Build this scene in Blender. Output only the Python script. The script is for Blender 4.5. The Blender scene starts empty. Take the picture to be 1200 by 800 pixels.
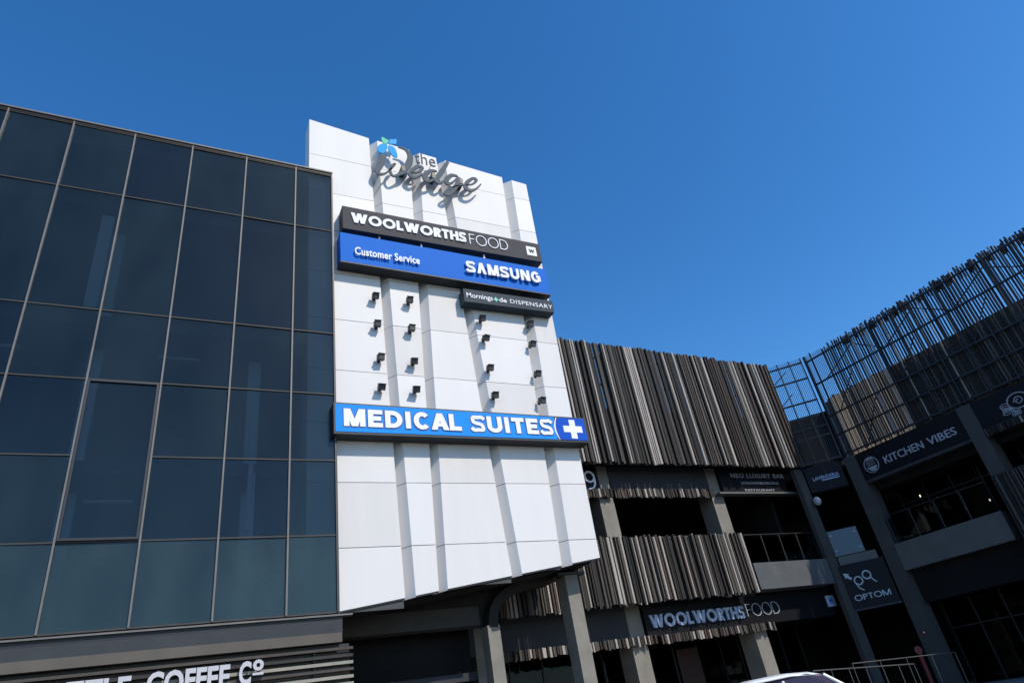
import bpy, bmesh, math, random
from mathutils import Vector, Matrix
R = math.radians
SC = bpy.context.scene
COL = SC.collection
random.seed(7)

# ------------------------------------------------------------------ camera, sky, sun, exposure
CAM_RIGHT = Vector((0.89574009, -0.41859048, -0.14977216))
CAM_DOWN = Vector((0.09940542, 0.51693232, -0.85023499))
CAM_FWD = Vector((0.43332235, 0.7467014, 0.50464717))
cam = bpy.data.cameras.new('camera')
cam.sensor_width = 36.0
cam.lens = 36.0 * 771.6 / 1200.0
cam.clip_start, cam.clip_end = 0.05, 3000
co = bpy.data.objects.new('camera', cam)
COL.objects.link(co)
m = Matrix((CAM_RIGHT, -CAM_DOWN, -CAM_FWD)).transposed()
co.matrix_world = m.to_4x4()
co.location = (0, 0, 0)          # eye level is z = 0, the ground lies 1.5 m below
SC.camera = co
GZ = -1.5                         # car park
WZ = -1.08                        # raised walkway

TO_SUN = Vector((0.28, -0.70, 0.655)).normalized()
SUN_EL = math.asin(TO_SUN.z)
SUN_AZ = math.atan2(TO_SUN.x, TO_SUN.y)
world = bpy.data.worlds.new('World')
SC.world = world
world.use_nodes = True
wn = world.node_tree
bg = wn.nodes['Background']
sky = wn.nodes.new('ShaderNodeTexSky')
sky.sky_type = 'NISHITA'
sky.sun_disc = False
sky.sun_elevation = SUN_EL
sky.sun_rotation = SUN_AZ
sky.altitude = 200
sky.air_density = 1.0
sky.dust_density = 0.3
sky.ozone_density = 3.5
hs = wn.nodes.new('ShaderNodeHueSaturation')
hs.inputs['Saturation'].default_value = 1.29
hs.inputs['Hue'].default_value = 0.5025
wn.links.new(sky.outputs[0], hs.inputs['Color'])
wn.links.new(hs.outputs[0], bg.inputs[0])
bg.inputs[1].default_value = 0.15
sl = bpy.data.lights.new('sun', 'SUN')
sl.energy = 2.65
sl.angle = R(0.53)
sl.color = (1.0, 0.92, 0.80)
so = bpy.data.objects.new('sun', sl)
COL.objects.link(so)
so.rotation_euler = TO_SUN.to_track_quat('Z', 'Y').to_euler()
so.location = (20, -40, 60)
vs = SC.view_settings
vs.view_transform = 'Standard'
vs.look = 'None'
vs.exposure = 0.45
vs.gamma = 1.0
vs.use_curve_mapping = False
SC.cycles.max_bounces = 8
SC.cycles.transparent_max_bounces = 16

# ------------------------------------------------------------------ materials
def mat(name, col, rough=0.6, metal=0.0, var=0.0, scale=3.0, bump=0.0, spec=0.5, streak=False, emit=0.0):
    M = bpy.data.materials.new(name)
    M.use_nodes = True
    nt = M.node_tree
    b = nt.nodes['Principled BSDF']
    b.inputs['Base Color'].default_value = (*col, 1)
    b.inputs['Roughness'].default_value = rough
    b.inputs['Metallic'].default_value = metal
    b.inputs['Specular IOR Level'].default_value = spec
    if emit:
        b.inputs['Emission Color'].default_value = (*col, 1)
        b.inputs['Emission Strength'].default_value = emit
    if var or bump:
        tc = nt.nodes.new('ShaderNodeTexCoord')
        mp = nt.nodes.new('ShaderNodeMapping')
        mp.inputs['Scale'].default_value = (1, 1, 0.12 if streak else 1)
        nz = nt.nodes.new('ShaderNodeTexNoise')
        nz.inputs['Scale'].default_value = scale
        nz.inputs['Detail'].default_value = 6
        nz.inputs['Roughness'].default_value = 0.6
        nt.links.new(tc.outputs['Object'], mp.inputs[0])
        nt.links.new(mp.outputs[0], nz.inputs['Vector'])
        if var:
            rp = nt.nodes.new('ShaderNodeValToRGB')
            rp.color_ramp.elements[0].position = 0.3
            rp.color_ramp.elements[1].position = 0.72
            rp.color_ramp.elements[0].color = (*[c * (1 - var) for c in col], 1)
            rp.color_ramp.elements[1].color = (*[min(1, c * (1 + var * 0.6)) for c in col], 1)
            nt.links.new(nz.outputs['Fac'], rp.inputs[0])
            nt.links.new(rp.outputs[0], b.inputs['Base Color'])
        if bump:
            bp = nt.nodes.new('ShaderNodeBump')
            bp.inputs['Strength'].default_value = bump
            bp.inputs['Distance'].default_value = 0.02
            nt.links.new(nz.outputs['Fac'], bp.inputs['Height'])
            nt.links.new(bp.outputs[0], b.inputs['Normal'])
    return M

def tinted_glass(name, tint, ior=1.5, rough=0.0, haze=0.0, haze_col=(0.3, 0.3, 0.28)):
    M = bpy.data.materials.new(name)
    M.use_nodes = True
    nt = M.node_tree
    nt.nodes.remove(nt.nodes['Principled BSDF'])
    out = nt.nodes['Material Output']
    tr = nt.nodes.new('ShaderNodeBsdfTransparent')
    tr.inputs[0].default_value = (*tint, 1)
    gl = nt.nodes.new('ShaderNodeBsdfGlossy')
    gl.inputs['Roughness'].default_value = rough
    gl.inputs[0].default_value = (0.85, 0.95, 1.0, 1)
    fr = nt.nodes.new('ShaderNodeFresnel')
    fr.inputs[0].default_value = ior
    mx = nt.nodes.new('ShaderNodeMixShader')
    nt.links.new(fr.outputs[0], mx.inputs[0])
    nt.links.new(tr.outputs[0], mx.inputs[1])
    nt.links.new(gl.outputs[0], mx.inputs[2])
    last = mx
    if haze:  # diffuse haze colour mixed over the glass, uneven by noise
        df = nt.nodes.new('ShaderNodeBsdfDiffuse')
        df.inputs[0].default_value = (*haze_col, 1)
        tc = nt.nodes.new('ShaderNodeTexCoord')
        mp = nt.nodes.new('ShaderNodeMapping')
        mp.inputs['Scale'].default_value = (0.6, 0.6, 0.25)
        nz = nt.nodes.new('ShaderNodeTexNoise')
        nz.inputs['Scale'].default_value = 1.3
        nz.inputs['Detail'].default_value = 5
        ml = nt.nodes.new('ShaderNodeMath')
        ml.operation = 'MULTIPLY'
        ml.inputs[1].default_value = haze
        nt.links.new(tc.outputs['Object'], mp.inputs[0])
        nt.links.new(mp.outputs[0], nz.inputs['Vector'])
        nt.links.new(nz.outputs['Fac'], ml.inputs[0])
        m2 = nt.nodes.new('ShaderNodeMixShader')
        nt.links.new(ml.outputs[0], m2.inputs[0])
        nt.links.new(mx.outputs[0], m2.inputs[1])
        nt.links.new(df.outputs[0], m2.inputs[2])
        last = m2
    nt.links.new(last.outputs[0], out.inputs[0])
    return M

M = {}
M['white_panel'] = mat('white_panel', (0.715, 0.695, 0.67), 0.5, var=0.045, scale=1.3, spec=0.2, streak=True)
M['white_panel_b'] = mat('white_panel_weathered', (0.68, 0.655, 0.625), 0.55, var=0.06, scale=1.7, spec=0.2, streak=True)
M['white_panel_c'] = mat('white_panel_cool', (0.73, 0.715, 0.695), 0.45, var=0.04, scale=0.8, spec=0.2, streak=True)
M['dark_joint'] = mat('dark_joint', (0.06, 0.06, 0.06), 0.8)
M['soffit'] = mat('soffit', (0.028, 0.026, 0.024), 0.8, var=0.2, spec=0.2)
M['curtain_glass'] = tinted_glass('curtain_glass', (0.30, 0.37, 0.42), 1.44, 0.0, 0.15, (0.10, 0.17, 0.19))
M['curtain_glass_b'] = tinted_glass('curtain_glass_hazier', (0.27, 0.34, 0.39), 1.44, 0.0, 0.20, (0.10, 0.17, 0.185))
M['curtain_glass_c'] = tinted_glass('curtain_glass_less_hazy', (0.33, 0.39, 0.44), 1.46, 0.0, 0.11, (0.11, 0.17, 0.20))
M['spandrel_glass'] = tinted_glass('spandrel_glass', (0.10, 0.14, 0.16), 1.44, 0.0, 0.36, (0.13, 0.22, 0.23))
M['alu'] = mat('alu', (0.165, 0.158, 0.148), 0.55, 0.2, var=0.15, spec=0.3)
M['alu_brown'] = mat('alu_brown', (0.062, 0.056, 0.049), 0.6, 0.1, var=0.15, spec=0.3)
M['alu_dark'] = mat('alu_dark', (0.035, 0.036, 0.04), 0.45, 0.4)
M['interior'] = mat('interior', (0.05, 0.055, 0.06), 0.9)
M['interior_pale'] = mat('interior_pale', (0.55, 0.56, 0.55), 0.8)
M['ledge_grey'] = mat('ledge_grey', (0.048, 0.053, 0.058), 0.7, var=0.15, scale=2, spec=0.2)
M['ledge_beige'] = mat('ledge_beige', (0.12, 0.108, 0.090), 0.8, var=0.12, scale=2, spec=0.2)
M['slat_taupe'] = mat('slat_taupe', (0.065, 0.054, 0.044), 0.8, var=0.2, scale=4)
M['slat_light'] = mat('slat_light', (0.30, 0.275, 0.225), 0.8, var=0.15, scale=4)
M['slat_dark'] = mat('slat_dark', (0.035, 0.030, 0.026), 0.8, var=0.2, scale=4)
M['bat0'] = mat('batten_black', (0.012, 0.011, 0.010), 0.8, var=0.3, scale=5)
M['bat1'] = mat('batten_brown', (0.022, 0.018, 0.015), 0.8, var=0.25, scale=5, streak=True)
M['bat2'] = mat('batten_grey', (0.070, 0.060, 0.050), 0.8, var=0.25, scale=5, streak=True)
M['bat3'] = mat('batten_pale', (0.36, 0.32, 0.285), 0.75, var=0.2, scale=5, streak=True)
M['bat4'] = mat('batten_red', (0.055, 0.032, 0.024), 0.8, var=0.25, scale=5, streak=True)
M['steel_dark'] = mat('steel_dark', (0.022, 0.023, 0.027), 0.5, 0.3)
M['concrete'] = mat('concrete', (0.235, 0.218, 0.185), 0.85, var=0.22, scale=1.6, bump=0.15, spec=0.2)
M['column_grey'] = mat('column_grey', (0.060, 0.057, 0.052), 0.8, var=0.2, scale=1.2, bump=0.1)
M['slab_white'] = mat('slab_white', (0.115, 0.112, 0.104), 0.8, var=0.15, scale=1.2)
M['slab_shaded'] = mat('slab_shaded', (0.085, 0.093, 0.098), 0.8, var=0.22, scale=1.5)  # white slab with its blue-grey shade put into the colour
M['fascia_grey'] = mat('fascia_grey', (0.045, 0.047, 0.052), 0.85, var=0.12, scale=1.5, spec=0.2)
M['wall_dark'] = mat('wall_dark', (0.016, 0.0155, 0.0155), 0.9, var=0.2, scale=1, spec=0.1)
M['lintel_dark'] = mat('lintel_dark', (0.045, 0.040, 0.034), 0.85, var=0.15)
M['wall_brown'] = mat('wall_brown', (0.11, 0.088, 0.068), 0.9, var=0.18, scale=1.2)
M['tan0'] = mat('batten_tan', (0.085, 0.066, 0.046), 0.85, var=0.3, scale=4, streak=True)
M['tan1'] = mat('batten_straw', (0.15, 0.122, 0.088), 0.85, var=0.3, scale=4, streak=True)
M['tan2'] = mat('batten_umber', (0.05, 0.04, 0.03), 0.85, var=0.3, scale=4, streak=True)
M['black'] = mat('black', (0.012, 0.012, 0.013), 0.5)
M['sign_black'] = mat('sign_black', (0.008, 0.0085, 0.011), 0.5, spec=0.15)
M['sign_charcoal'] = mat('sign_charcoal', (0.050, 0.050, 0.056), 0.6, var=0.08, spec=0.15)
M['sign_slate'] = mat('sign_slate', (0.040, 0.055, 0.070), 0.6, spec=0.15)
M['sign_blue'] = mat('sign_blue', (0.006, 0.135, 0.55), 0.6, var=0.04, scale=1, spec=0.12)
M['med_blue'] = mat('med_blue', (0.014, 0.27, 0.80), 0.6, var=0.04, scale=1, spec=0.12)
M['med_navy'] = mat('med_navy', (0.006, 0.085, 0.50), 0.6, spec=0.12)
M['letter_white'] = mat('letter_white', (0.84, 0.84, 0.86), 0.6, spec=0.15)
M['letter_navy'] = mat('letter_navy', (0.02, 0.05, 0.24), 0.5)
M['letter_green'] = mat('letter_green', (0.05, 0.55, 0.40), 0.45)
M['letter_bluish'] = mat('letter_bluish', (0.38, 0.45, 0.60), 0.6)
M['letter_soft'] = mat('letter_soft', (0.52, 0.51, 0.53), 0.7, var=0.08)
M['letter_steel'] = mat('letter_steel', (0.42, 0.47, 0.52), 0.6)
M['letter_grey'] = mat('letter_grey', (0.34, 0.35, 0.39), 0.6)
M['logo_grey'] = mat('logo_grey', (0.10, 0.12, 0.135), 0.65, var=0.08, spec=0.12)
M['leaf_blue'] = mat('leaf_blue', (0.03, 0.33, 0.70), 0.6, spec=0.12)
M['leaf_sky'] = mat('leaf_sky', (0.06, 0.36, 0.74), 0.6, spec=0.12)
M['leaf_green'] = mat('leaf_green', (0.16, 0.56, 0.36), 0.6, spec=0.12)
M['fixture'] = mat('fixture', (0.05, 0.047, 0.043), 0.5, 0.2, var=0.25, scale=9)
M['fixture_glass'] = mat('fixture_glass', (0.10, 0.10, 0.105), 0.2)
M['stainless'] = mat('stainless', (0.13, 0.13, 0.13), 0.45, 0.6)
M['clear_glass'] = tinted_glass('clear_glass', (0.62, 0.68, 0.70), 1.45)
M['shop_glass'] = tinted_glass('shop_glass', (0.35, 0.38, 0.40), 1.18)
M['frost_glass'] = mat('frost_glass', (0.07, 0.11, 0.14), 0.35, var=0.08, scale=1)
M['lamp_white'] = mat('lamp_white', (0.40, 0.40, 0.42), 0.4)
M['bulb'] = mat('bulb', (1.0, 0.85, 0.6), 0.4, emit=1.2)
M['red'] = mat('red', (0.16, 0.012, 0.02), 0.5)
M['paver'] = mat('paver', (0.22, 0.20, 0.18), 0.85, var=0.2, scale=3, bump=0.2)
M['asphalt'] = mat('asphalt', (0.05, 0.05, 0.05), 0.9, var=0.25, scale=4, bump=0.3)
M['road_white'] = mat('road_white', (0.72, 0.72, 0.70), 0.7, var=0.15, scale=6)
M['car_white'] = mat('car_white', (0.80, 0.80, 0.80), 0.22, var=0.02)
M['car_glass'] = mat('car_glass', (0.040, 0.024, 0.046), 0.06, spec=0.35)
M['tyre'] = mat('tyre', (0.02, 0.02, 0.02), 0.85)
M['rim'] = mat('rim', (0.5, 0.5, 0.52), 0.3, 0.8)
M['taillight'] = mat('taillight', (0.45, 0.02, 0.02), 0.2)
M['merch'] = mat('merchandise', (0.20, 0.16, 0.13), 0.7, var=0.6, scale=5)
M['poster_maroon'] = mat('poster_maroon', (0.035, 0.012, 0.009), 0.7, var=0.2)

# ------------------------------------------------------------------ mesh helpers
ID = lambda a, b, c: (a, b, c)
def F_front(Y):                     # a = x to the right, b = z up, d = towards the viewer
    return lambda a, b, d: (a, Y - d, b)
def F_scaled(Y0, Y):                # measured at depth Y0, standing at depth Y
    k = Y / Y0
    return lambda a, b, d: (a * k, Y - d, b * k)
WA = Vector((26.9, 18.5)); WD = Vector((1.1, -10.5)).normalized(); WO = Vector((WD.y, -WD.x))
def F_wing(a, b, d):
    p = WA + WD * a + WO * d
    return (p.x, p.y, b)
CA = Vector((25.6, 20.05)); CB = Vector((26.85, 18.7)); CD = (CB - CA).normalized(); CO_ = Vector((CD.y, -CD.x))
CL = (CB - CA).length
def F_corner(a, b, d):
    p = CA + CD * a + CO_ * d
    return (p.x, p.y, b)

ORG = {}
class MB:
    def __init__(self, F=ID):
        self.v = []; self.f = []; self.mi = []; self.F = F; self.flat = True
    def add(self, vs, fs, mi=0):
        n = len(self.v)
        self.v += [self.F(*p) for p in vs]
        self.f += [[n + i for i in f] for f in fs]
        self.mi += [mi] * len(fs)
        return self
    def box(self, a0, a1, b0, b1, c0, c1, mi=0):
        vs = [(a0, b0, c0), (a1, b0, c0), (a1, b1, c0), (a0, b1, c0), (a0, b0, c1), (a1, b0, c1), (a1, b1, c1), (a0, b1, c1)]
        return self.add(vs, [(3, 2, 1, 0), (4, 5, 6, 7), (0, 1, 5, 4), (1, 2, 6, 5), (2, 3, 7, 6), (3, 0, 4, 7)], mi)
    def hexa(self, bot, top, mi=0):  # two quads of four points
        return self.add(list(bot) + list(top), [(3, 2, 1, 0), (4, 5, 6, 7), (0, 1, 5, 4), (1, 2, 6, 5), (2, 3, 7, 6), (3, 0, 4, 7)], mi)
    def prism(self, poly, c0, c1, mi=0):
        area = sum(p[0] * q[1] - q[0] * p[1] for p, q in zip(poly, poly[1:] + poly[:1]))
        if area < 0: poly = poly[::-1]
        n = len(poly)
        vs = [(p[0], p[1], c0) for p in poly] + [(p[0], p[1], c1) for p in poly]
        fs = [tuple(range(n - 1, -1, -1)), tuple(range(n, 2 * n))]
        fs += [(i, (i + 1) % n, n + (i + 1) % n, n + i) for i in range(n)]
        return self.add(vs, fs, mi)
    def stroke(self, pts, wid, c0, c1, mi=0, n=8, closed=False):
        """a brush stroke: smooth centre line with varying width, extruded from c0 to c1"""
        P = [Vector(p) for p in pts]
        if not hasattr(wid, '__len__'): wid = [wid] * len(P)
        C = []; W = []
        N = len(P)
        seg = N if closed else N - 1
        for i in range(seg):
            if closed:
                p0, p1, p2, p3 = P[(i - 1) % N], P[i], P[(i + 1) % N], P[(i + 2) % N]
                w1, w2 = wid[i], wid[(i + 1) % N]
            else:
                p1, p2 = P[i], P[i + 1]
                p0 = P[i - 1] if i else p1 * 2 - p2
                p3 = P[i + 2] if i + 2 < N else p2 * 2 - p1
                w1, w2 = wid[i], wid[i + 1]
            for k in range(n):
                t = k / n
                C.append(0.5 * ((2 * p1) + (p2 - p0) * t + (2 * p0 - 5 * p1 + 4 * p2 - p3) * t * t + (3 * p1 - p0 - 3 * p2 + p3) * t ** 3))
                W.append(w1 + (w2 - w1) * t)
        if not closed:
            C.append(P[-1]); W.append(wid[-1])
        K = len(C)
        vs = []
        for i in range(K):
            a = C[(i - 1) % K] if (closed or i) else C[i]
            b = C[(i + 1) % K] if (closed or i < K - 1) else C[i]
            t = (b - a)
            t = t.normalized() if t.length > 1e-9 else Vector((1, 0))
            nr = Vector((-t.y, t.x)) * (W[i] / 2)
            l, r = C[i] + nr, C[i] - nr
            vs += [(l.x, l.y, c0), (r.x, r.y, c0), (l.x, l.y, c1), (r.x, r.y, c1)]
        fs = []
        for i in range(K if closed else K - 1):
            a = 4 * i; b = 4 * ((i + 1) % K)
            fs += [(a + 3, b + 3, b + 2, a + 2), (a, b, b + 1, a + 1), (a + 2, b + 2, b, a), (a + 1, b + 1, b + 3, a + 3)]
        if not closed:
            e = 4 * (K - 1)
            fs += [(0, 1, 3, 2), (e + 2, e + 3, e + 1, e)]
        return self.add(vs, fs, mi)
    def circle(self, cx, cy, rx, ry, w, c0, c1, mi=0, n=40):
        pts = [(cx + rx * math.cos(2 * math.pi * i / n), cy + ry * math.sin(2 * math.pi * i / n)) for i in range(n)]
        return self.stroke(pts, w, c0, c1, mi, 1, True)
    def disc(self, cx, cy, rx, ry, c0, c1, mi=0, n=32):
        return self.prism([(cx + rx * math.cos(2 * math.pi * i / n), cy + ry * math.sin(2 * math.pi * i / n)) for i in range(n)], c0, c1, mi)
    def tube(self, pts, r, mi=0, n=8):
        P = [Vector(self.F(*p)) for p in pts]
        keep, self.F = self.F, ID
        vs = []; K = len(P)
        for i in range(K):
            t = (P[min(i + 1, K - 1)] - P[max(i - 1, 0)]).normalized()
            ref = Vector((0, 0, 1)) if abs(t.z) < 0.9 else Vector((1, 0, 0))
            x = t.cross(ref).normalized(); y = t.cross(x)
            rr = r[i] if hasattr(r, '__len__') else r
            vs += [tuple(P[i] + (x * math.cos(2 * math.pi * k / n) + y * math.sin(2 * math.pi * k / n)) * rr) for k in range(n)]
        fs = []
        for i in range(K - 1):
            for k in range(n):
                k2 = (k + 1) % n
                fs.append((i * n + k, (i + 1) * n + k, (i + 1) * n + k2, i * n + k2))
        fs.append(tuple(range(n))); fs.append(tuple(range(K * n - 1, (K - 1) * n - 1, -1)))
        self.add(vs, fs, mi)
        self.F = keep
        return self
    def text(self, s, a0, a1, b0, b1, c0, c1, mi=0, bold=0.0, space=1.0):
        """lettering from the built-in font, fitted to a rectangle"""
        cu = bpy.data.curves.new('t', 'FONT')
        cu.body = s; cu.size = 1; cu.offset = bold; cu.resolution_u = 3; cu.space_character = space
        ob = bpy.data.objects.new('t', cu)
        COL.objects.link(ob)
        dg = bpy.context.evaluated_depsgraph_get()
        me = ob.evaluated_get(dg).to_mesh()
        vs = [tuple(v.co) for v in me.vertices]
        fs = [tuple(p.vertices) for p in me.polygons]
        ob.evaluated_get(dg).to_mesh_clear()
        bpy.data.objects.remove(ob); bpy.data.curves.remove(cu)
        x0 = min(v[0] for v in vs); x1 = max(v[0] for v in vs)
        y0 = min(v[1] for v in vs); y1 = max(v[1] for v in vs)
        bm = bmesh.new()
        bv = [bm.verts.new((a0 + (v[0] - x0) / (x1 - x0) * (a1 - a0), b0 + (v[1] - y0) / (y1 - y0) * (b1 - b0), c1)) for v in vs]
        for f in fs:
            try: bm.faces.new([bv[i] for i in f])
            except ValueError: pass
        bmesh.ops.recalc_face_normals(bm, faces=bm.faces)
        for f in bm.faces:
            if f.normal.z < 0: f.normal_flip()
        front = list(bm.faces)
        ex = bmesh.ops.extrude_face_region(bm, geom=front, use_keep_orig=True)
        for g in ex['geom']:
            if isinstance(g, bmesh.types.BMVert): g.co.z = c0
        bmesh.ops.recalc_face_normals(bm, faces=bm.faces)
        bm.verts.index_update()
        self.add([tuple(v.co) for v in bm.verts], [tuple(v.index for v in f.verts) for f in bm.faces], mi)
        bm.free()
        return self
    def build(self, name, mats, parent=None, label=None, smooth=False, bevel=0.0):
        if not isinstance(mats, (list, tuple)): mats = [mats]
        o0 = Vector(ORG[parent.name]) if parent else Vector((0, 0, 0))
        me = bpy.data.meshes.new(name)
        me.from_pydata([tuple(Vector(v) - o0) for v in self.v], [], self.f)
        for k in mats: me.materials.append(M[k])
        me.polygons.foreach_set('material_index', self.mi)
        if smooth:
            me.polygons.foreach_set('use_smooth', [True] * len(me.polygons))
        me.update()
        ob = bpy.data.objects.new(name, me)
        COL.objects.link(ob)
        ORG[ob.name] = tuple(o0)
        if parent: ob.parent = parent
        if label: ob['label'] = label
        if bevel:
            md = ob.modifiers.new('edge', 'BEVEL'); md.width = bevel; md.segments = 2; md.limit_method = 'ANGLE'
        return ob

def thing(name, label, cat, loc, group=None):
    o = bpy.data.objects.new(name, None)
    o.empty_display_size = 0.3
    COL.objects.link(o)
    o.location = loc
    ORG[o.name] = tuple(loc)
    o['label'] = label; o['category'] = cat
    if group: o['group'] = group
    return o
def struct(ob):
    ob['kind'] = 'structure'
    return ob

# ------------------------------------------------------------------ geometric capitals drawn as strokes
HEAVY = {'M': .98, 'E': .68, 'D': .82, 'C': .84, 'A': .90, 'L': .62, 'S': .76, 'U': .82, 'T': .72, 'Λ': .82, 'N': .84, 'G': .86}
def caps(mb, s, a0, a1, b0, b1, c0, c1, t, mi=0, gap=0.13, heavy=False):
    """wide geometric capitals; t = stroke thickness relative to the cap height"""
    def W_(ch):
        if heavy and ch in HEAVY: return HEAVY[ch]
        return {'W': 1.25, 'O': 1.02, 'L': 0.52, 'R': 0.62, 'T': 0.62, 'H': 0.72, 'S': 0.58, 'F': 0.5, 'D': 0.78, 'A': 0.84,
                'M': 1.0, 'U': 0.72, 'N': 0.82, 'G': 0.86, 'P': 0.56, ' ': 0.38, 'C': 0.86, 'E': 0.55, 'I': t, 'Λ': 0.84}[ch]
    tot = sum(W_(c) for c in s) + gap * (len(s) - 1)
    H = b1 - b0
    sx = (a1 - a0) / tot
    x = 0.0
    dz = 0.0
    def XY(px, py): return (a0 + px * sx, b0 + py * H)
    def bar(x0, y0, x1, y1):
        nonlocal dz
        dz += 0.0006
        mb.prism([XY(x0, y0), XY(x1, y0), XY(x1, y1), XY(x0, y1)], c0, c1 + dz, mi)
    def slant(xb, xt, w, y0=0, y1=1):
        nonlocal dz
        dz += 0.0006
        mb.prism([XY(xb, y0), XY(xb + w, y0), XY(xt + w, y1), XY(xt, y1)], c0, c1 + dz, mi)
    def arc(cx, cy, rx, ry, d0, d1, n=18):
        nonlocal dz
        dz += 0.0006
        o = [XY(cx + rx * math.cos(R(d0 + (d1 - d0) * i / n)), cy + ry * math.sin(R(d0 + (d1 - d0) * i / n))) for i in range(n + 1)]
        q = [XY(cx + (rx - t) * math.cos(R(d0 + (d1 - d0) * i / n)), cy + (ry - t) * math.sin(R(d0 + (d1 - d0) * i / n))) for i in range(n + 1)]
        for i in range(n):
            k = [o[i], o[i + 1], q[i + 1], q[i]]
            vs = [(p[0], p[1], c0) for p in k] + [(p[0], p[1], c1 + dz) for p in k]
            mb.add(vs, [(0, 1, 2, 3), (7, 6, 5, 4), (1, 0, 4, 5), (3, 2, 6, 7)] if d1 < d0 else [(3, 2, 1, 0), (4, 5, 6, 7), (0, 1, 5, 4), (2, 3, 7, 6)], mi)
    for ci, ch in enumerate(s):
        w = W_(ch)
        if ci and s[ci - 1:ci + 1] in ('CA', 'AL', 'LA'): x -= .10
        if ci and s[ci - 1:ci + 1] in ('DI', 'IC', 'UI', 'IT'): x += .03
        if ch == 'W':
            q = (w - t * 1.15) / 4; u = t * 1.15
            slant(x + q, x, u); slant(x + q, x + 2 * q, u); slant(x + 3 * q, x + 2 * q, u); slant(x + 3 * q, x + 4 * q, u)
        elif ch == 'O': arc(x + w / 2, .5, w / 2, .52, 0, 360, 36)
        elif ch == 'L': bar(x, 0, x + t, 1); bar(x + t, 0, x + w, t)
        elif ch == 'E': bar(x, 0, x + t, 1); bar(x + t, 0, x + w, t); bar(x + t, 1 - t, x + w, 1); bar(x + t, .5 - t / 2, x + w * .9, .5 + t / 2)
        elif ch == 'F': bar(x, 0, x + t, 1); bar(x + t, 1 - t, x + w, 1); bar(x + t, .52 - t / 2, x + w * .9, .52 + t / 2)
        elif ch == 'T': bar(x + w / 2 - t / 2, 0, x + w / 2 + t / 2, 1 - t); bar(x, 1 - t, x + w, 1)
        elif ch == 'H': bar(x, 0, x + t, 1); bar(x + w - t, 0, x + w, 1); bar(x + t, .5 - t / 2, x + w - t, .5 + t / 2)
        elif ch in 'RP':
            bar(x, 0, x + t, 1)
            arc(x + w * .5, .72, w * .5, .28, 90, -90, 14)
            bar(x + t, 1 - t, x + w * .5, 1); bar(x + t, .44, x + w * .5, .44 + t)
            if ch == 'R': slant(x + w - t * 1.15, x + w * .3, t * 1.15, 0, .44)
        elif ch == 'D':
            bar(x, 0, x + t, 1); arc(x + w * .42, .5, w * .58, .5, 90, -90, 20)
            bar(x + t, 1 - t, x + w * .42, 1); bar(x + t, 0, x + w * .42, t)
        elif ch == 'S':
            h = t / 2
            dz += 0.0006
            P_ = [(w - .03, .77), (w * .78, .94 - h * .3), (w * .5, 1.01 - h), (w * .2, .93 - h * .4), (h * .95, .745), (w * .24, .565), (w * .72, .45), (w - h * .95, .265), (w * .80, .07 + h * .4), (w * .5, -.01 + h), (w * .2, .06 + h * .3), (.02, .24)]
            mb.stroke([XY(x + p[0], p[1]) for p in P_], t * H * (.86 if heavy else .96), c0, c1 + dz, mi, 4)
        elif ch == 'I': bar(x, 0, x + w, 1)
        elif ch == 'A':
            slant(x, x + w / 2 - t * .58, t * 1.15); slant(x + w - t * 1.15, x + w / 2 - t * .58, t * 1.15); bar(x + w * .26, .20, x + w * .74, .20 + t * .8)
        elif ch == 'Λ': slant(x, x + w / 2 - t * .58, t * 1.15); slant(x + w - t * 1.15, x + w / 2 - t * .58, t * 1.15)
        elif ch == 'M':
            bar(x, 0, x + t, 1); bar(x + w - t, 0, x + w, 1)
            slant(x + w / 2 - t * .55, x + t * .1, t * 1.1); slant(x + w / 2 - t * .55, x + w - t * 1.2, t * 1.1)
        elif ch == 'N': bar(x, 0, x + t, 1); bar(x + w - t, 0, x + w, 1); slant(x + w - t * 1.25, x + t * .1, t * 1.15)
        elif ch == 'U':
            bar(x, .35, x + t, 1); bar(x + w - t, .35, x + w, 1); arc(x + w / 2, .37, w / 2, .38, 180, 360, 18)
        elif ch in 'GC':
            arc(x + w / 2, .5, w / 2, .52, 42, 318 if ch == 'C' else 340, 26)
            if ch == 'G': bar(x + w * .55, .4, x + w, .4 + t); bar(x + w - t, .1, x + w, .4)
        x += w + gap
    return mb

# ================================================================== GROUND
g = MB(); g.add([(-400, -400, GZ), (400, -400, GZ), (400, 400, GZ), (-400, 400, GZ)], [(0, 1, 2, 3)])
struct(g.build('car_park', 'asphalt'))
g = MB()
for i in range(9):
    x = 2 + i * 2.6
    g.add([(x, 4.5, GZ + .004), (x + .1, 4.5, GZ + .004), (x + .1, 9.5, GZ + .004), (x, 9.5, GZ + .004)], [(0, 1, 2, 3)])
struct(g.build('parking_markings', 'road_white'))
g = MB()
g.box(-14, 24.2, 13.4, 40, GZ - .05, WZ)
g.box(24.2, 45, -6, 40, GZ - .05, WZ)
struct(g.build('walkway', 'paver'))

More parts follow.
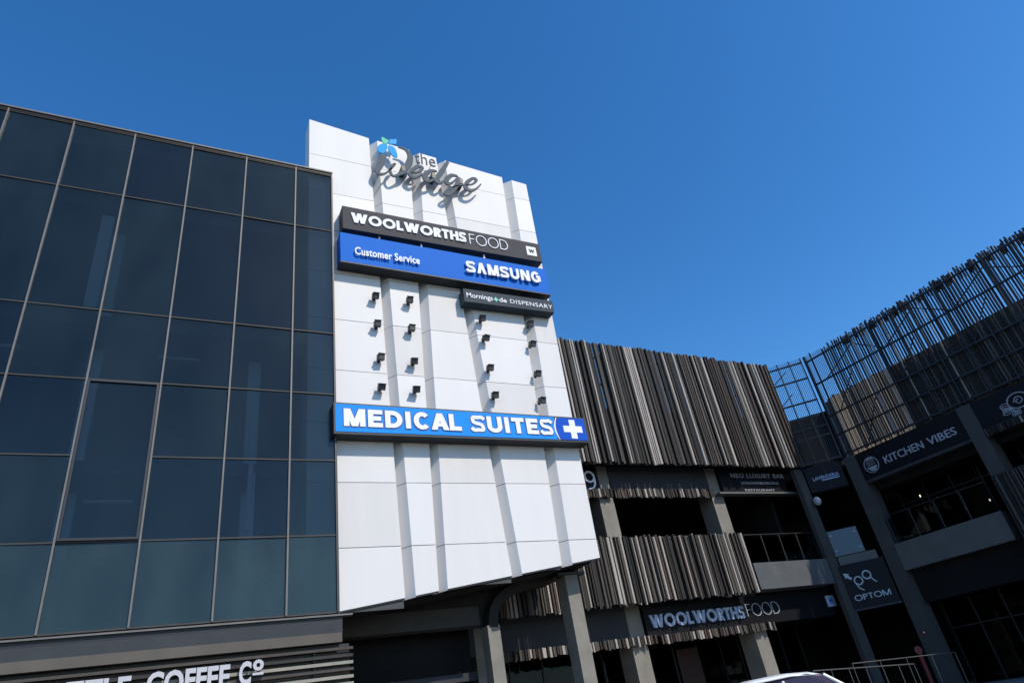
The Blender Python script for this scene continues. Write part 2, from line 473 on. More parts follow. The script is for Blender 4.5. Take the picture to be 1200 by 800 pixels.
# ================================================================== GLASS OFFICE BUILDING
GY = 16.0
GX1 = 3.555
mx = [-15.81, -14.29, -12.77, -11.25, -9.73, -8.21, -6.69, -5.17, -3.65, -2.13, -0.60, 0.93, 2.42, GX1]
rz = [2.92, 4.67, 6.57, 8.46, 10.40, 14.20, 16.58]
gb = thing('glass_building', 'dark blue glass curtain wall building beside the white sign tower', 'building', (-6, 20, GZ))
op_col = 9
for x in mx:
    mu = MB(); mu.box(x - .019, x + .019, GY - .045, GY + .10, rz[0], rz[-1] + .06); mu.build('vertical_mullion', 'alu', gb)
for k, z in enumerate(rz):
    for xa, xb in (((mx[0], mx[op_col]), (mx[op_col + 1], mx[-1])) if k == 2 else ((mx[0], mx[-1]),)):
        tr = MB(); tr.box(xa + .001, xb - .001, GY - .012, GY + .07, z - .015, z + .015); tr.build('transom', 'alu_brown', gb)
for i in range(len(mx) - 1):
    for k in range(len(rz) - 1):
        if i == op_col and k in (2, 1): continue
        w = MB()
        ty = random.uniform(-.007, .007); tz = random.uniform(-.009, .009)
        x0, x1, z0, z1 = mx[i] + .02, mx[i + 1] - .02, rz[k] + .01, rz[k + 1] - .01
        w.add([(x0, GY + .02 + ty, z0 ), (x1, GY + .02 - ty, z0), (x1, GY + .02 - ty + tz, z1), (x0, GY + .02 + ty + tz, z1)], [(0, 1, 2, 3)])
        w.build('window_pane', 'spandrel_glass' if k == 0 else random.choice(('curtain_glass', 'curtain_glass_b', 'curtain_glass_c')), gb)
# the tall opening sash
x0, x1, z0, z1 = mx[op_col] + .03, mx[op_col + 1] - .03, rz[1] + .02, rz[3] - .02
w = MB()
w.box(x0, x0 + .05, GY - .06, GY + .05, z0, z1).box(x1 - .05, x1, GY - .06, GY + .05, z0, z1)
w.box(x0 + .051, x1 - .051, GY - .06, GY + .05, z0, z0 + .05).box(x0 + .051, x1 - .051, GY - .06, GY + .05, z1 - .05, z1)
sash = w.build('opening_window', 'alu_dark', gb)
w = MB(); w.add([(x0 + .04, GY - .02, z0 + .04), (x1 - .04, GY - .02, z0 + .04), (x1 - .04, GY - .012, z1 - .04), (x0 + .04, GY - .012, z1 - .04)], [(0, 1, 2, 3)])
w.build('window_pane', 'curtain_glass', sash)
c = MB()
c.box(mx[0], GX1 + .03, GY - .07, GY + .5, 16.67, 16.72)
c.build('coping', 'alu', gb)
c = MB(); c.box(mx[0], GX1 + .02, GY - .03, GY + .45, 16.602, 16.669); c.build('coping_gap', 'black', gb)
b = MB()
b.box(GX1 - .005, GX1 + .025, GY - .05, GY + .17, 2.85, 16.6)
b.build('corner_trim', 'alu_dark', gb)
for nm, d in (('rear_wall', (mx[0], GX1 - .06, GY + 6.2, GY + 6.5, GZ, 16.29)), ('side_wall', (mx[0] - .3, mx[0] - .031, GY, GY + 12, GZ, 16.5)),
              ('side_wall', (GX1 - .05, GX1 - .006, GY + .22, GY + 12, 2.72, 16.5)), ('roof_slab', (mx[0], GX1 - .06, GY + .4, GY + 12, 16.3, 16.55))):
    b = MB(); b.box(*d); b.build(nm, 'interior', gb)
for z in (2.75, 6.55, 10.38, 14.18):
    b = MB(); b.box(mx[0], GX1 - .06, GY + .25, GY + 6.15, z - .30, z); b.build('floor_slab', 'interior', gb)
for z in (2.755, 6.555, 10.385):
    for x in (-2.2, 1.62):
        if x > 1 and z > 7: continue
        b = MB(); b.box(x - .16, x + .16, GY + 1.2, GY + 1.52, z, z + 3.4)
        b.build('interior_column', 'interior_pale', gb)
for x, z, n in ((1.95, 4.1, 3), (-1.9, 6.0, 4), (-4.8, 9.9, 4), (-.8, 9.92, 3)):
    b = MB(); b.box(x, x + 1.0, GY + 1.1, GY + 1.3, z - .12, z - .05); b.build('ceiling_light', 'interior_pale', gb)
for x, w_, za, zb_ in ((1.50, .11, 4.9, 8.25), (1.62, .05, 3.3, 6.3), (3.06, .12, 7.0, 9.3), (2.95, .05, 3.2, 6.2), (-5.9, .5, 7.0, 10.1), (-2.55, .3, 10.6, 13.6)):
    b = MB(); b.box(x, x + w_, GY + .22, GY + .25, za, zb_); b.build('reflection_strip', 'interior_pale', gb)  # pale strips put behind the glass to imitate reflected vertical streaks
# soffit trims below the glass
b = MB(); b.box(mx[0], 3.86, GY - .11, GY + .12, 2.825, 2.86); b.build('drip_trim', 'alu', gb)
b = MB(); b.box(mx[0], 3.64, GY - .04, GY + .2, 2.70, 2.822); b.build('shadow_gap', 'black', gb)
b = MB(); b.box(mx[0], 3.62, GY - .12, GY + .2, 2.47, 2.70); b.build('grey_band', 'ledge_grey', gb)
b = MB(); b.box(mx[0], 3.60, GY - .16, GY + .2, 2.27, 2.465); b.build('beige_band', 'ledge_beige', gb)
b = MB(); b.box(mx[0], 3.80, GY + .08, GY + .28, GZ, 2.26); b.build('dark_wall', 'black', gb)

ss = thing('slat_screen', 'horizontal taupe and beige slat screen under the glass building, behind the coffee lettering', 'screen', (-6, 15.95, WZ))
b = MB()
seq = [0, 2, 1, 0, 1, 1, 0, 2, 1, 0, 1, 0, 2, 1, 1, 0, 2, 0, 1, 0, 2, 1, 0, 1]
z = 2.17
for i in range(23):
    h = .062 if seq[i] != 0 else .055
    b.box(mx[0], 3.85, GY - .10 + .012 * (i % 3), GY + .0, z - h, z, seq[i])
    z -= .140
b.build('slats', ['slat_taupe', 'slat_light', 'slat_dark'], ss)
b = MB()
for x in (-9, -6, -3, 0, 3): b.box(x, x + .06, GY + .001, GY + .078, -1.05, 2.2)
b.build('rear_batten', 'black', ss)

cs = thing('shop_lettering', 'white raised coffee shop letters on the horizontal slats', 'sign', (.5, 15.85, 1.6))
b = MB(F_front(GY - .15))
b.text('SEATTLE', -2.25, -.42, 1.61, 2.03, 0, .06, 0, .035)
b.build('letters', 'letter_soft', cs)
b = MB(F_front(GY - .15))
b.text('COFFEE', -.16, 1.33, 1.61, 2.05, 0, .06, 0, .035)
b.build('letters', 'letter_soft', cs)
b = MB(F_front(GY - .15))
b.text('C', 1.50, 1.73, 1.63, 2.07, 0, .06, 0, .035)
b.text('o', 1.76, 1.97, 1.87, 2.08, 0, .06, 0, .04)
b.box(1.76, 1.97, 1.79, 1.835, 0, .06)
b.build('letters', 'letter_soft', cs)
b = MB(F_front(GY - .15))
for x in (-2.0, -.8, .2, 1.2, 1.6): b.box(x, x + .04, 1.7, 1.74, -.05, -.001)
b.build('standoff', 'black', cs)

# ================================================================== WHITE SIGN TOWER
TY = 16.2
K = TY / 16.6
def lin(x0, z0, x1, z1):
    return lambda z: x0 * K + (x1 - x0) * K * (z - z0 * K) / (z1 * K - z0 * K)
LE = lambda z: 2.87
A = [lin(5.09, 19.35, 5.34, 3.22), lin(6.63, 19.45, 6.24, 3.35), lin(7.70, 19.36, 8.37, 3.62), lin(10.50, 19.15, 9.97, 3.78)]
B = [lin(5.40, 19.55, 5.62, 3.24), lin(7.02, 19.43, 6.48, 3.37), lin(8.06, 19.28, 8.68, 3.64), lin(10.92, 19.07, 10.32, 3.8)]
RE = lin(11.58, 19.02, 11.30, 3.97)
ztop = lambda x: (19.74 - (x / K - 2.92) * .0838) * K + (.08 if x < 4.95 else 0)
zbot = lambda x: (3.04 + (x / K - 3.69) * .123) * K
JZ = [4.52 * K, 6.22 * K, 7.92 * K, 9.58 * K, 11.32 * K, 13.04 * K, 14.78 * K, 16.42 * K, 18.1 * K]
REC = 0.42
tw = thing('sign_tower', 'tall white folded panel tower carrying the shop signs', 'tower', (7, 16.8, GZ))
lefts = [LE] + B
rights = A + [RE]
GAP = .009
for i in range(5):
    b = MB()
    L_, R_ = lefts[i], rights[i]
    rows = [None] + JZ + [None]
    for k in range(len(rows) - 1):
        def zz(r, x, sgn, base):
            return base(x) if r is None else r + sgn * GAP
        zl0 = zz(rows[k], L_(3.5), 1, zbot); zr0 = zz(rows[k], R_(3.5), 1, zbot)
        if rows[k + 1] is None:
            zl1 = ztop(L_(19)); zr1 = ztop(R_(19))
        else:
            zl1 = zr1 = rows[k + 1] - GAP
        q = [(L_(zl0), zl0), (R_(zr0), zr0), (R_(zr1), zr1), (L_(zl1), zl1)]
        dent = random.uniform(-.004, .004)
        b.hexa([(p[0], TY + .05, p[1]) for p in q], [(p[0], TY + (dent if j_ in (0, 3) else 0), p[1]) for j_, p in enumerate(q)], random.choice((0, 0, 1, 2)))
        # the hidden right-hand return, so the fin has depth
        d = [(R_(zr0) - .02, zr0), (R_(zr0), zr0), (R_(zr1), zr1), (R_(zr1) - .02, zr1)]
        b.hexa([(p[0], TY + REC + .05, p[1]) for p in d], [(p[0], TY + .0505, p[1]) for p in d])
    b.build('cladding_fin', ['white_panel', 'white_panel_b', 'white_panel_c'], tw)
for i in range(4):
    b = MB()
    L_, R_ = A[i], B[i]
    rows = [None] + JZ + [None]
    for k in range(len(rows) - 1):
        z0 = zbot(L_(3.4)) if rows[k] is None else rows[k] + GAP
        z1 = ztop(R_(19)) - .015 if rows[k + 1] is None else rows[k + 1] - GAP
        a0, a1, c0, c1 = L_(z0) - .022, L_(z1) - .022, R_(z0), R_(z1)
        front = [(a0, TY + REC, z0), (c0, TY + .001, z0), (c1, TY + .001, z1), (a1, TY + REC, z1)]
        back = [(a0, TY + REC + .04, z0), (c0 + .02, TY + .0495, z0), (c1 + .02, TY + .0495, z1), (a1, TY + REC + .04, z1)]
        b.hexa(back, front)
    b.build('return_strip', 'white_panel', tw)
b = MB()
for i in range(5):            # dark backing seen in the open joints
    L_, R_ = lefts[i], rights[i]
    z0, z1 = zbot(L_(3.4)) + .06, ztop(R_(19)) - .1
    b.hexa([(L_(z0) + .03, TY + .08, z0), (R_(z0) - .03, TY + .08, z0), (R_(z1) - .03, TY + .08, z1), (L_(z1) + .03, TY + .08, z1)],
           [(L_(z0) + .03, TY + .056, z0), (R_(z0) - .03, TY + .056, z0), (R_(z1) - .03, TY + .056, z1), (L_(z1) + .03, TY + .056, z1)])
for i in range(4):
    L_, R_ = A[i], B[i]
    z0, z1 = zbot(L_(3.4)) + .06, ztop(R_(19)) - .1
    f = [(L_(z0) - .01, TY + REC + .045, z0), (R_(z0), TY + .06, z0), (R_(z1), TY + .06, z1), (L_(z1) - .01, TY + REC + .045, z1)]
    b.hexa([(p[0], p[1] + .02, p[2]) for p in f], f)
b.build('joint_backing', 'dark_joint', tw)
b = MB()
pts = [(LE(19), ztop(2.9) - .05), (LE(4), 4.0), (3.6, zbot(3.6) + .02), (RE(4), zbot(RE(4)) + .02), (RE(18.5), ztop(RE(18.5)) - .05)]
b2 = MB(F_front(TY + REC + .07)); b2.prism([(p[0] + (.06 if p[0] < 3.5 else (.0 if p[0] < 4 else -.03)), p[1]) for p in pts], -.42, 0)
b2.build('rear_wall', 'white_panel', tw)
b2 = MB(F_front(TY + .72)); b2.box(LE(10), LE(10) + .05, 4.2, ztop(2.9), .0, .665); b2.build('side_return', 'white_panel', tw)
b2 = MB(F_front(TY + .80)); b2.prism([(3.7, zbot(3.7) + .03), (11.0, zbot(11.0) + .03), (11.1, 15.5), (3.7, 15.5)], -2.6, 0)
b2.build('core', 'soffit', tw)
b2 = MB(F_front(TY + REC + .06)); b2.prism([(3.62, zbot(3.62) - .02), (10.98, zbot(10.98) - .02), (10.98, zbot(10.98) + .05), (3.62, zbot(3.62) + .05)], -3.0, -.0)
b2.build('soffit', 'soffit', tw)
for i in range(5):
    L_, R_ = lefts[i](3.5), rights[i](3.5)
    b2 = MB(F_front(TY + .02)); b2.prism([(L_, zbot(L_) - .035), (R_, zbot(R_) - .035), (R_, zbot(R_) - .004), (L_, zbot(L_) - .004)], -.06, 0)
    b2.build('edge_trim', 'black', tw)
for i in range(4):
    a, c_ = A[i](3.5), B[i](3.5)
    b2 = MB(); zz0 = zbot(a) - .03
    b2.hexa([(a - .022, TY + REC + .05, zz0), (a - .02, TY + REC, zz0), (c_, TY + .02, zbot(c_) - .03), (c_, TY + REC + .05, zbot(c_) - .03)],
            [(a - .022, TY + REC + .05, zz0 + .026), (a - .02, TY + REC, zz0 + .026), (c_, TY + .02, zbot(c_) - .004), (c_, TY + REC + .05, zbot(c_) - .004)])
    b2.build('edge_trim', 'black', tw)

# ---- signs on the tower
SK = 15.75
KS = SK / 15.6
FS0 = F_front(SK)
FS = lambda a, b, d: FS0(a * KS, b * KS, d)     # sign fronts stand 0.45 m off the tower
FT0 = F_front(SK + .05)
FT = lambda a, b, d: FT0(a * KS, b * KS, d)
def sign_box(mb, x0, x1, zl0, zl1, zr0, zr1, depth, mi=0):
    mb.prism([(x0, zl0), (x1, zr0), (x1, zr1), (x0, zl1)], -depth, 0, mi)
s1 = thing('sign_board', 'charcoal box sign with white food shop lettering, topmost on the white tower', 'sign', (7.3, 15.8, 14.05), 'box signs on the white tower')
b = MB(FS); sign_box(b, 3.79, 10.86, 14.06, 14.99, 14.08, 14.90, .435); b.build('box', 'sign_charcoal', s1, bevel=.008)
b = MB(FS); caps(b, 'WOOLWORTHS', 4.05, 7.95, 14.34, 14.74, .002, .035, .24, 0, .07); b.build('bold_letters', 'letter_white', s1)
b = MB(FS); caps(b, 'FOOD', 8.08, 9.54, 14.31, 14.76, .002, .030, .075, 0, .12); b.build('thin_letters', 'letter_white', s1)
b = MB(FS); b.box(10.28, 10.67, 14.28, 14.68, .002, .022, 0); caps(b, 'W', 10.36, 10.59, 14.40, 14.56, .022, .028, .2, 1); b.build('emblem', ['letter_white', 'sign_charcoal'], s1)
b = MB()
for x in (5.0, 6.41, 8.68): b.box(x, x + .05, SK + .12, SK + .17, 13.93, 14.19)
b.build('hanger', 'letter_white', s1)

s2 = thing('sign_board', 'bright blue box sign with white customer service lettering on the white tower', 'sign', (7.3, 15.8, 12.7), 'box signs on the white tower')
b = MB(FS); sign_box(b, 3.70, 10.90, 12.77, 13.88, 12.68, 13.77, .435); b.build('box', 'sign_blue', s2, bevel=.008)
b = MB(FS); sign_box(b, 3.69, 10.91, 12.73, 12.768, 12.64, 12.678, .435); b.build('lower_trim', 'steel_dark', s2)
b = MB(FS); b.text('Customer Service', 4.12, 6.18, 13.02, 13.32, .06, .09, 0, .022, 1.05); b.build('small_letters', 'letter_white', s2)
b = MB(FS); caps(b, 'SΛMSUNG', 7.78, 10.54, 13.02, 13.47, .06, .11, .24, 0, .14, True); b.build('large_letters', 'letter_white', s2)
b = MB(FS)
for x in (4.2, 5.1, 5.9, 7.9, 9.1, 10.2): b.box(x, x + .03, 13.14, 13.17, .001, .059)
b.build('standoff', 'steel_dark', s2)

s3 = thing('sign_board', 'small slate dispensary sign with white letters and green cross under the blue sign', 'sign', (9.2, 15.8, 11.9), 'box signs on the white tower')
b = MB(FT); sign_box(b, 7.62, 10.93, 11.91, 12.42, 11.95, 12.43, .38); b.build('box', 'sign_slate', s3, bevel=.006)
b = MB(FT)
b.text('Mornings', 7.71, 8.63, 12.02, 12.27, .002, .02, 0, .008)
b.build('letters', 'letter_white', s3)
b = MB(FT); b.text('de', 8.87, 9.14, 12.07, 12.25, .002, .02, 0, .01); b.build('letters', 'letter_white', s3)
b = MB(FT)
b.text('DISPENSARY', 9.27, 10.88, 12.08, 12.24, .002, .02, 0, .0, 1.1)
b.build('letters', 'letter_white', s3)
b = MB(FT); b.box(8.66, 8.84, 12.125, 12.17, .002, .02).box(8.727, 8.773, 12.06, 12.1245, .002, .02).box(8.727, 8.773, 12.1705, 12.235, .002, .02); b.build('cross', 'letter_green', s3)

s4 = thing('sign_board', 'light blue medical suites sign with white cross at its right end', 'sign', (7.3, 15.8, 7.1), 'box signs on the white tower')
b = MB(FS); sign_box(b, 3.43, 11.12, 7.14, 8.03, 7.16, 7.985, .435); b.build('box', 'steel_dark', s4)
b = MB(FS); b.prism([(3.47, 7.20), (10.03, 7.22), (9.99, 7.6), (10.03, 7.95), (3.47, 7.985)], .002, .012); b.build('light_panel', 'med_blue', s4)
b = MB(FS)
cv = [(10.14 - .10 * math.sin(math.pi * i / 10), 7.22 + .725 * i / 10) for i in range(11)]
b.prism(cv + [(11.08, 7.945), (11.08, 7.22)], .002, .014); b.build('dark_panel', 'med_navy', s4)
b = MB(FS); b.stroke([(10.10 - .10 * math.sin(math.pi * i / 10), 7.22 + .725 * i / 10) for i in range(11)], [.02 + .03 * math.sin(math.pi * i / 10) for i in range(11)], .002, .017, 0, 2); b.build('arc_line', 'letter_white', s4)
for word, xa, xb in (('MEDICAL', 3.68, 7.03), ('SUITES', 7.25, 9.88)):
    b = MB(FS)
    for j, (ox, oz) in enumerate(((-.022, -.02), (.022, -.02), (.022, .02), (-.022, .02))):
        caps(b, word, xa + ox, xb + ox, 7.35 + oz, 7.85 + oz, .013, .016 + j * .0003, .25, 0, .12, True)
    b.build('letter_outline', 'letter_navy', s4)
    b = MB(FS); caps(b, word, xa, xb, 7.35, 7.85, .02, .032, .25, 0, .12, True); b.build('letters', 'letter_white', s4)
b = MB(FS); b.box(10.29, 10.95, 7.47, 7.68, .015, .022).box(10.52, 10.73, 7.27, 7.4695, .015, .022).box(10.52, 10.73, 7.6805, 7.885, .015, .022); b.build('cross', 'letter_white', s4)

# ---- script logo at the top
lg = thing('logo_sign', 'grey script logo with blue leaves standing off the top of the white tower', 'sign', (7, 15.7, 16.4))
LY = 15.90
LK = LY / 15.65
FL0 = F_front(LY)
FL = lambda a, b, d: FL0(a * LK, b * LK, d)
b = MB(FL)
b.stroke([(5.28, 17.71), (5.15, 17.28), (5.02, 16.91), (5.1, 16.77), (5.29, 16.85), (5.51, 17.13), (5.68, 17.41), (5.56, 17.32), (5.47, 17.01), (5.57, 16.81), (5.79, 16.95), (5.99, 17.17), (6.18, 17.59), (6.25, 17.98), (6.11, 18.26), (5.84, 18.31)],
         [.22, .26, .20, .12, .06, .05, .05, .07, .09, .08, .10, .18, .26, .20, .10, .04], 0, .05)
b.stroke([(6.22, 17.13), (6.51, 17.27), (6.66, 17.5), (6.53, 17.56), (6.32, 17.34), (6.2, 17.07), (6.32, 16.95), (6.57, 17.13), (6.83, 17.36)], [.04, .07, .14, .12, .15, .20, .13, .07, .05], 0, .051)
b.stroke([(7.21, 17.52), (6.96, 17.45), (6.73, 17.12), (6.79, 16.91), (7.04, 17.05), (7.3, 17.42)], [.07, .14, .20, .13, .08, .08], 0, .052)
b.stroke([(7.7, 18.13), (7.42, 17.58), (7.16, 17.09), (7.27, 16.94), (7.54, 17.2)], [.13, .19, .20, .10, .05], 0, .053)
b.stroke([(8.01, 17.51), (7.77, 17.47), (7.56, 17.2), (7.56, 16.99), (7.78, 17.13), (8.04, 17.47)], [.07, .14, .19, .12, .07, .07], 0, .051)
b.stroke([(8.1, 17.43), (7.83, 16.86), (7.54, 16.47), (7.41, 16.53), (7.79, 16.9), (8.28, 17.16)], [.16, .18, .13, .08, .05, .05], 0, .054)
b.stroke([(8.27, 17.11), (8.59, 17.28), (8.75, 17.51), (8.62, 17.56), (8.35, 17.26), (8.28, 16.98), (8.46, 16.91), (8.69, 17.06), (8.93, 17.36)], [.04, .06, .13, .10, .16, .18, .12, .07, .04], 0, .050)
b.build('script_letters', 'logo_grey', lg)
b = MB(FL); b.text('the', 6.42, 7.20, 17.72, 18.28, 0, .04, 0, -.008); b.build('small_letters', 'logo_grey', lg)
def leaf(poly, name, mt):
    b = MB(FL)
    P = [Vector(p) for p in poly]; n = len(P); out = []
    for i in range(n):
        p0, p1, p2, p3 = P[(i - 1) % n], P[i], P[(i + 1) % n], P[(i + 2) % n]
        for k in range(5):
            t = k / 5
            q = 0.5 * ((2 * p1) + (p2 - p0) * t + (2 * p0 - 5 * p1 + 4 * p2 - p3) * t * t + (3 * p1 - p0 - 3 * p2 + p3) * t ** 3)
            out.append((q.x, q.y))
    b.prism(out, .01, .05)
    return b.build(name, mt, lg)
leaf([(5.25, 18.60), (5.40, 18.56), (5.5, 18.5), (5.43, 18.34), (5.29, 18.32)], 'leaf', 'leaf_green')
leaf([(5.54, 18.57), (5.66, 18.62), (5.79, 18.66), (5.76, 18.43), (5.62, 18.38), (5.51, 18.35)], 'leaf', 'leaf_sky')
leaf([(5.09, 18.09), (5.23, 18.25), (5.43, 18.28), (5.4, 18.01), (5.27, 17.81), (5.12, 17.81), (5.06, 17.96)], 'leaf', 'leaf_blue')
leaf([(5.48, 18.25), (5.68, 18.23), (5.76, 18.01), (5.77, 17.77), (5.65, 17.75), (5.54, 17.87), (5.47, 18.03)], 'leaf', 'leaf_blue')
b = MB(FL)
for x, z in ((5.95, 17.28), (7.06, 17.26), (8.12, 17.27)): b.box(x - .06, x + .07, z - .13, z + .12, -.29, .058)
b.build('bracket', 'black', lg)
b = MB(FL)
for x, z in ((5.28, 18.05), (5.60, 18.05), (6.6, 17.95), (7.05, 17.85), (5.1, 16.9), (6.3, 17.1), (8.4, 17.2)): b.tube([(x, z, .01), (x, z, -.29)], .012, 0, 6)
b.build('standoff', 'steel_dark', lg)

# ---- spotlights
cols = [('first', 'left'), ('second', 'left'), ('third', 'left'), ('rightmost', '')]
rowsn = ['topmost', 'second from top', 'third from top', 'lowest']
SP = [(4.78, 11.8), (4.79, 10.79), (4.83, 9.66), (4.81, 8.72), (5.85, 11.81), (5.83, 10.77), (5.83, 9.64), (5.82, 8.72), (8.25, 11.47), (8.27, 10.73), (8.26, 9.64), (8.29, 8.7), (9.96, 11.47), (9.90, 10.69), (9.88, 9.58), (9.85, 8.63)]
def make_spot():
    o = thing('spotlight', 'x', 'spotlight', (0, 0, 0), 'spotlights on the white tower')
    b = MB()
    # square head tilted downwards on a short bracket
    c, s_ = math.cos(R(24)), math.sin(R(24))
    def rot(x, y, z): return (x, y * c - z * s_, y * s_ + z * c)
    b.F = rot
    b.box(-.10, .10, -.12, .06, -.085, .10)
    hd = b.build('head', 'fixture', o, bevel=.018)
    b = MB(); b.F = rot; b.box(-.108, .108, -.165, -.09, .1005, .112); b.build('visor', 'fixture', hd)
    b = MB(); b.F = rot; b.box(-.075, .075, -.125, -.1205, -.065, .08); b.build('lens', 'fixture_glass', hd)
    b = MB(); b.box(-.035, .035, .03, .148, -.03, .04); b.build('arm', 'fixture', o)
    b = MB(); b.box(-.05, .05, .1485, .158, -.06, .07); b.build('base_plate', 'fixture', o)
    return o
proto = make_spot()
kids = [(ch, [g for g in ch.children]) for ch in proto.children]
for i, (x, z) in enumerate(SP):
    cn, rn = cols[i // 4], rowsn[i % 4]
    if i == 0: o = proto
    else:
        o = proto.copy(); COL.objects.link(o)
        for ch, gs in kids:
            c2 = ch.copy(); COL.objects.link(c2); c2.parent = o
            for g_ in gs:
                g2 = g_.copy(); COL.objects.link(g2); g2.parent = c2
    o.location = (x * 1.011, TY - .16, z * 1.011)
    if i // 4 == 3:
        # these sit on a folded strip, further back
        o.location = (x * 1.011 + .03, TY - .16, z * 1.011)
    o.rotation_euler = (R(random.uniform(-9, 9)), 0, R(random.uniform(-7, 7)))
    o['label'] = ('black spotlight, %s in the %s column from the left, above the medical sign' % (rn, cn[0])) if cn[1] else ('black spotlight, %s in the rightmost column, under the dispensary sign' % rn)

# ================================================================== MALL BUILDING
mall = thing('shopping_mall', 'dark two storey mall wrapping round the corner behind the white tower', 'building', (22, 24, WZ))
BY = 20.0
def bx(name, mt, *dims, parent=None, label=None, F=ID):
    for d in dims:
        b = MB(F); b.box(*d); o = b.build(name, mt, parent or mall, label)
    return o
# back facade (faces the camera); the screens hang 0.9 m in front of the columns and fascias
CY = 20.95
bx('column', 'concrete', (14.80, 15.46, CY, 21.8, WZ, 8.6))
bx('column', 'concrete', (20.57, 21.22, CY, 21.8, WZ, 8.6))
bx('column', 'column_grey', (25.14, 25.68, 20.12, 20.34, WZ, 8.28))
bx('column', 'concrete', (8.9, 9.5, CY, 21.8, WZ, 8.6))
bx('floor_slab', 'slab_shaded', (20.735, 24.95, 20.02, 27.5, 3.28, 4.28))
bx('floor_slab', 'fascia_grey', (4.0, 20.70, CY + .31, 27.5, 3.30, 4.28))
bx('fascia_beam', 'fascia_grey', (9.51, 14.79, CY - .05, CY + .3, 2.18, 3.29), (4.0, 8.89, CY - .05, CY + .3, 2.18, 3.29))
bx('fascia_beam', 'fascia_grey', (15.47, 20.56, CY - .05, CY + .3, 7.60, 8.6), (9.51, 14.79, CY - .05, CY + .3, 7.60, 8.6))
bx('upper_slab', 'wall_dark', (4.0, 25.0, CY + .31, 30, 7.7, 8.6))
bx('parapet_wall', 'wall_dark', (4.0, 25.2, CY - .1, CY + .1, 8.61, 10.95))
bx('rear_wall', 'wall_dark', (4.0, 46, 27.6, 27.9, WZ, 8.6))
bx('side_wall', 'wall_dark', (3.9, 3.99, 19.2, 27.5, WZ, 8.6))
bx('inner_wall', 'wall_dark', (15.9, 16.1, 21.9, 27.5, 4.3, 7.65), (24.6, 24.8, 21.6, 27.5, 4.3, 7.65))
bx('shopfront', 'shop_glass', (15.5, 20.5, 22.9, 22.92, WZ, 2.15), (9.55, 14.8, 22.9, 22.92, WZ, 2.15), (21.3, 25.0, 22.9, 22.92, WZ, 2.15))
bx('soffit', 'wall_dark', (4.0, 25.0, CY + .31, 27.5, 2.16, 2.22))
b = MB()
for x in (9.6, 10.9, 12.2, 13.5, 14.7, 15.6, 16.8, 18.0, 19.2, 20.4, 21.4, 22.6, 23.8, 24.9): b.box(x - .03, x + .03, 22.86, 22.96, WZ, 2.15)
b.build('shopfront_frame', 'steel_dark', mall)
bx('poster', 'poster_maroon', (18.1, 19.15, 22.80, 22.83, -.2, 1.8), label='maroon poster panel in the shopfront')
bx('handrail', 'slab_white', (15.5, 20.5, 20.66, 20.80, 5.55, 5.62))
bx('corner_beam', 'wall_dark', (25.2, 25.95, 20.36, 20.6, 7.95, 9.3), (23.6, 25.8, 21.02, 21.2, 8.2, 9.4))
# corner (45 degrees)
bx('corner_slab', 'slab_white', (.05, CL - .25, 3.96, 4.30, -2.2, -.05), F=F_corner)
bx('corner_fascia', 'wall_dark', (.05, CL - .2, 7.10, 8.28, -.5, -.08), F=F_corner)
bx('corner_wall', 'wall_dark', (-.3, CL + .3, 8.31, 10.85, -.9, -.65), F=F_corner)
b = MB(); b.prism([(25.1, 20.61), (25.97, 20.35), (27.0, 18.95), (45, 18.95), (45, 27.5), (25.1, 27.5)], 7.9, 8.27); b.build('upper_slab', 'wall_dark', mall)
b = MB(); b.prism([(25.01, 22.2), (26.9, 22.2), (28.3, 20.2), (45, 20.2), (45, 27.5), (25.01, 27.5)], 3.3, 4.2); b.build('floor_slab', 'wall_dark', mall)
# wing facade (runs towards the camera on the right)
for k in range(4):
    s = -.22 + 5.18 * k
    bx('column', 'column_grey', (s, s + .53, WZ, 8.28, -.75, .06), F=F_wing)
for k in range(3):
    s0, s1_ = .32 + 5.18 * k, 4.95 + 5.18 * k
    e = s1_ - .3 if k == 0 else s1_
    bx('floor_slab', 'slab_white', (s0, e, 3.22, 4.28, -5.5, -.02), F=F_wing)
    bx('fascia_beam', 'wall_dark', (s0, s1_, 1.95, 3.21, -.75, -.45), F=F_wing)
    bx('ceiling_edge', 'fascia_grey', (s0, s1_, 6.92, 7.06, -.6, -.06), F=F_wing)
    bx('fascia_backing', 'wall_dark', (s0, s1_, 7.065, 8.28, -.6, -.1), F=F_wing)
    bx('inner_ceiling', 'wall_dark', (s0, s1_, 6.6, 7.9, -5.5, -.605), F=F_wing)
    bx('shopfront', 'shop_glass', (s0, s1_, WZ, 1.94, -1.62, -1.60), F=F_wing)
    bx('upper_shopfront', 'shop_glass', (s0, s1_, 4.29, 6.59, -2.22, -2.20), F=F_wing)
    b = MB(F_wing)
    for j in range(5):
        x = s0 + (s1_ - s0) * j / 4
        b.box(x - .03, x + .03, WZ, 1.94, -1.66, -1.56)
    b.box(s0, s1_, .9, .95, -1.65, -1.57)
    b.build('shopfront_frame', 'steel_dark', mall)
    b = MB(F_wing)
    for j in range(5):
        x = s0 + (s1_ - s0) * j / 4
        b.box(x - .03, x + .03, 4.29, 6.59, -2.25, -2.17)
    b.box(s0, s1_, 6.0, 6.05, -2.24, -2.18)
    b.build('shopfront_frame', 'steel_dark', mall)
bx('rear_wall', 'wall_dark', (-9, 20, WZ, 7.11, -5.9, -5.6), F=F_wing)
bx('roof_parapet', 'wall_brown', (3.25, 26, 8.29, 11.12, -.33, -.23), F=F_wing)
bx('roof_deck', 'wall_dark', (1.0, 26, 8.0, 8.27, -9, -.61), F=F_wing)
pass
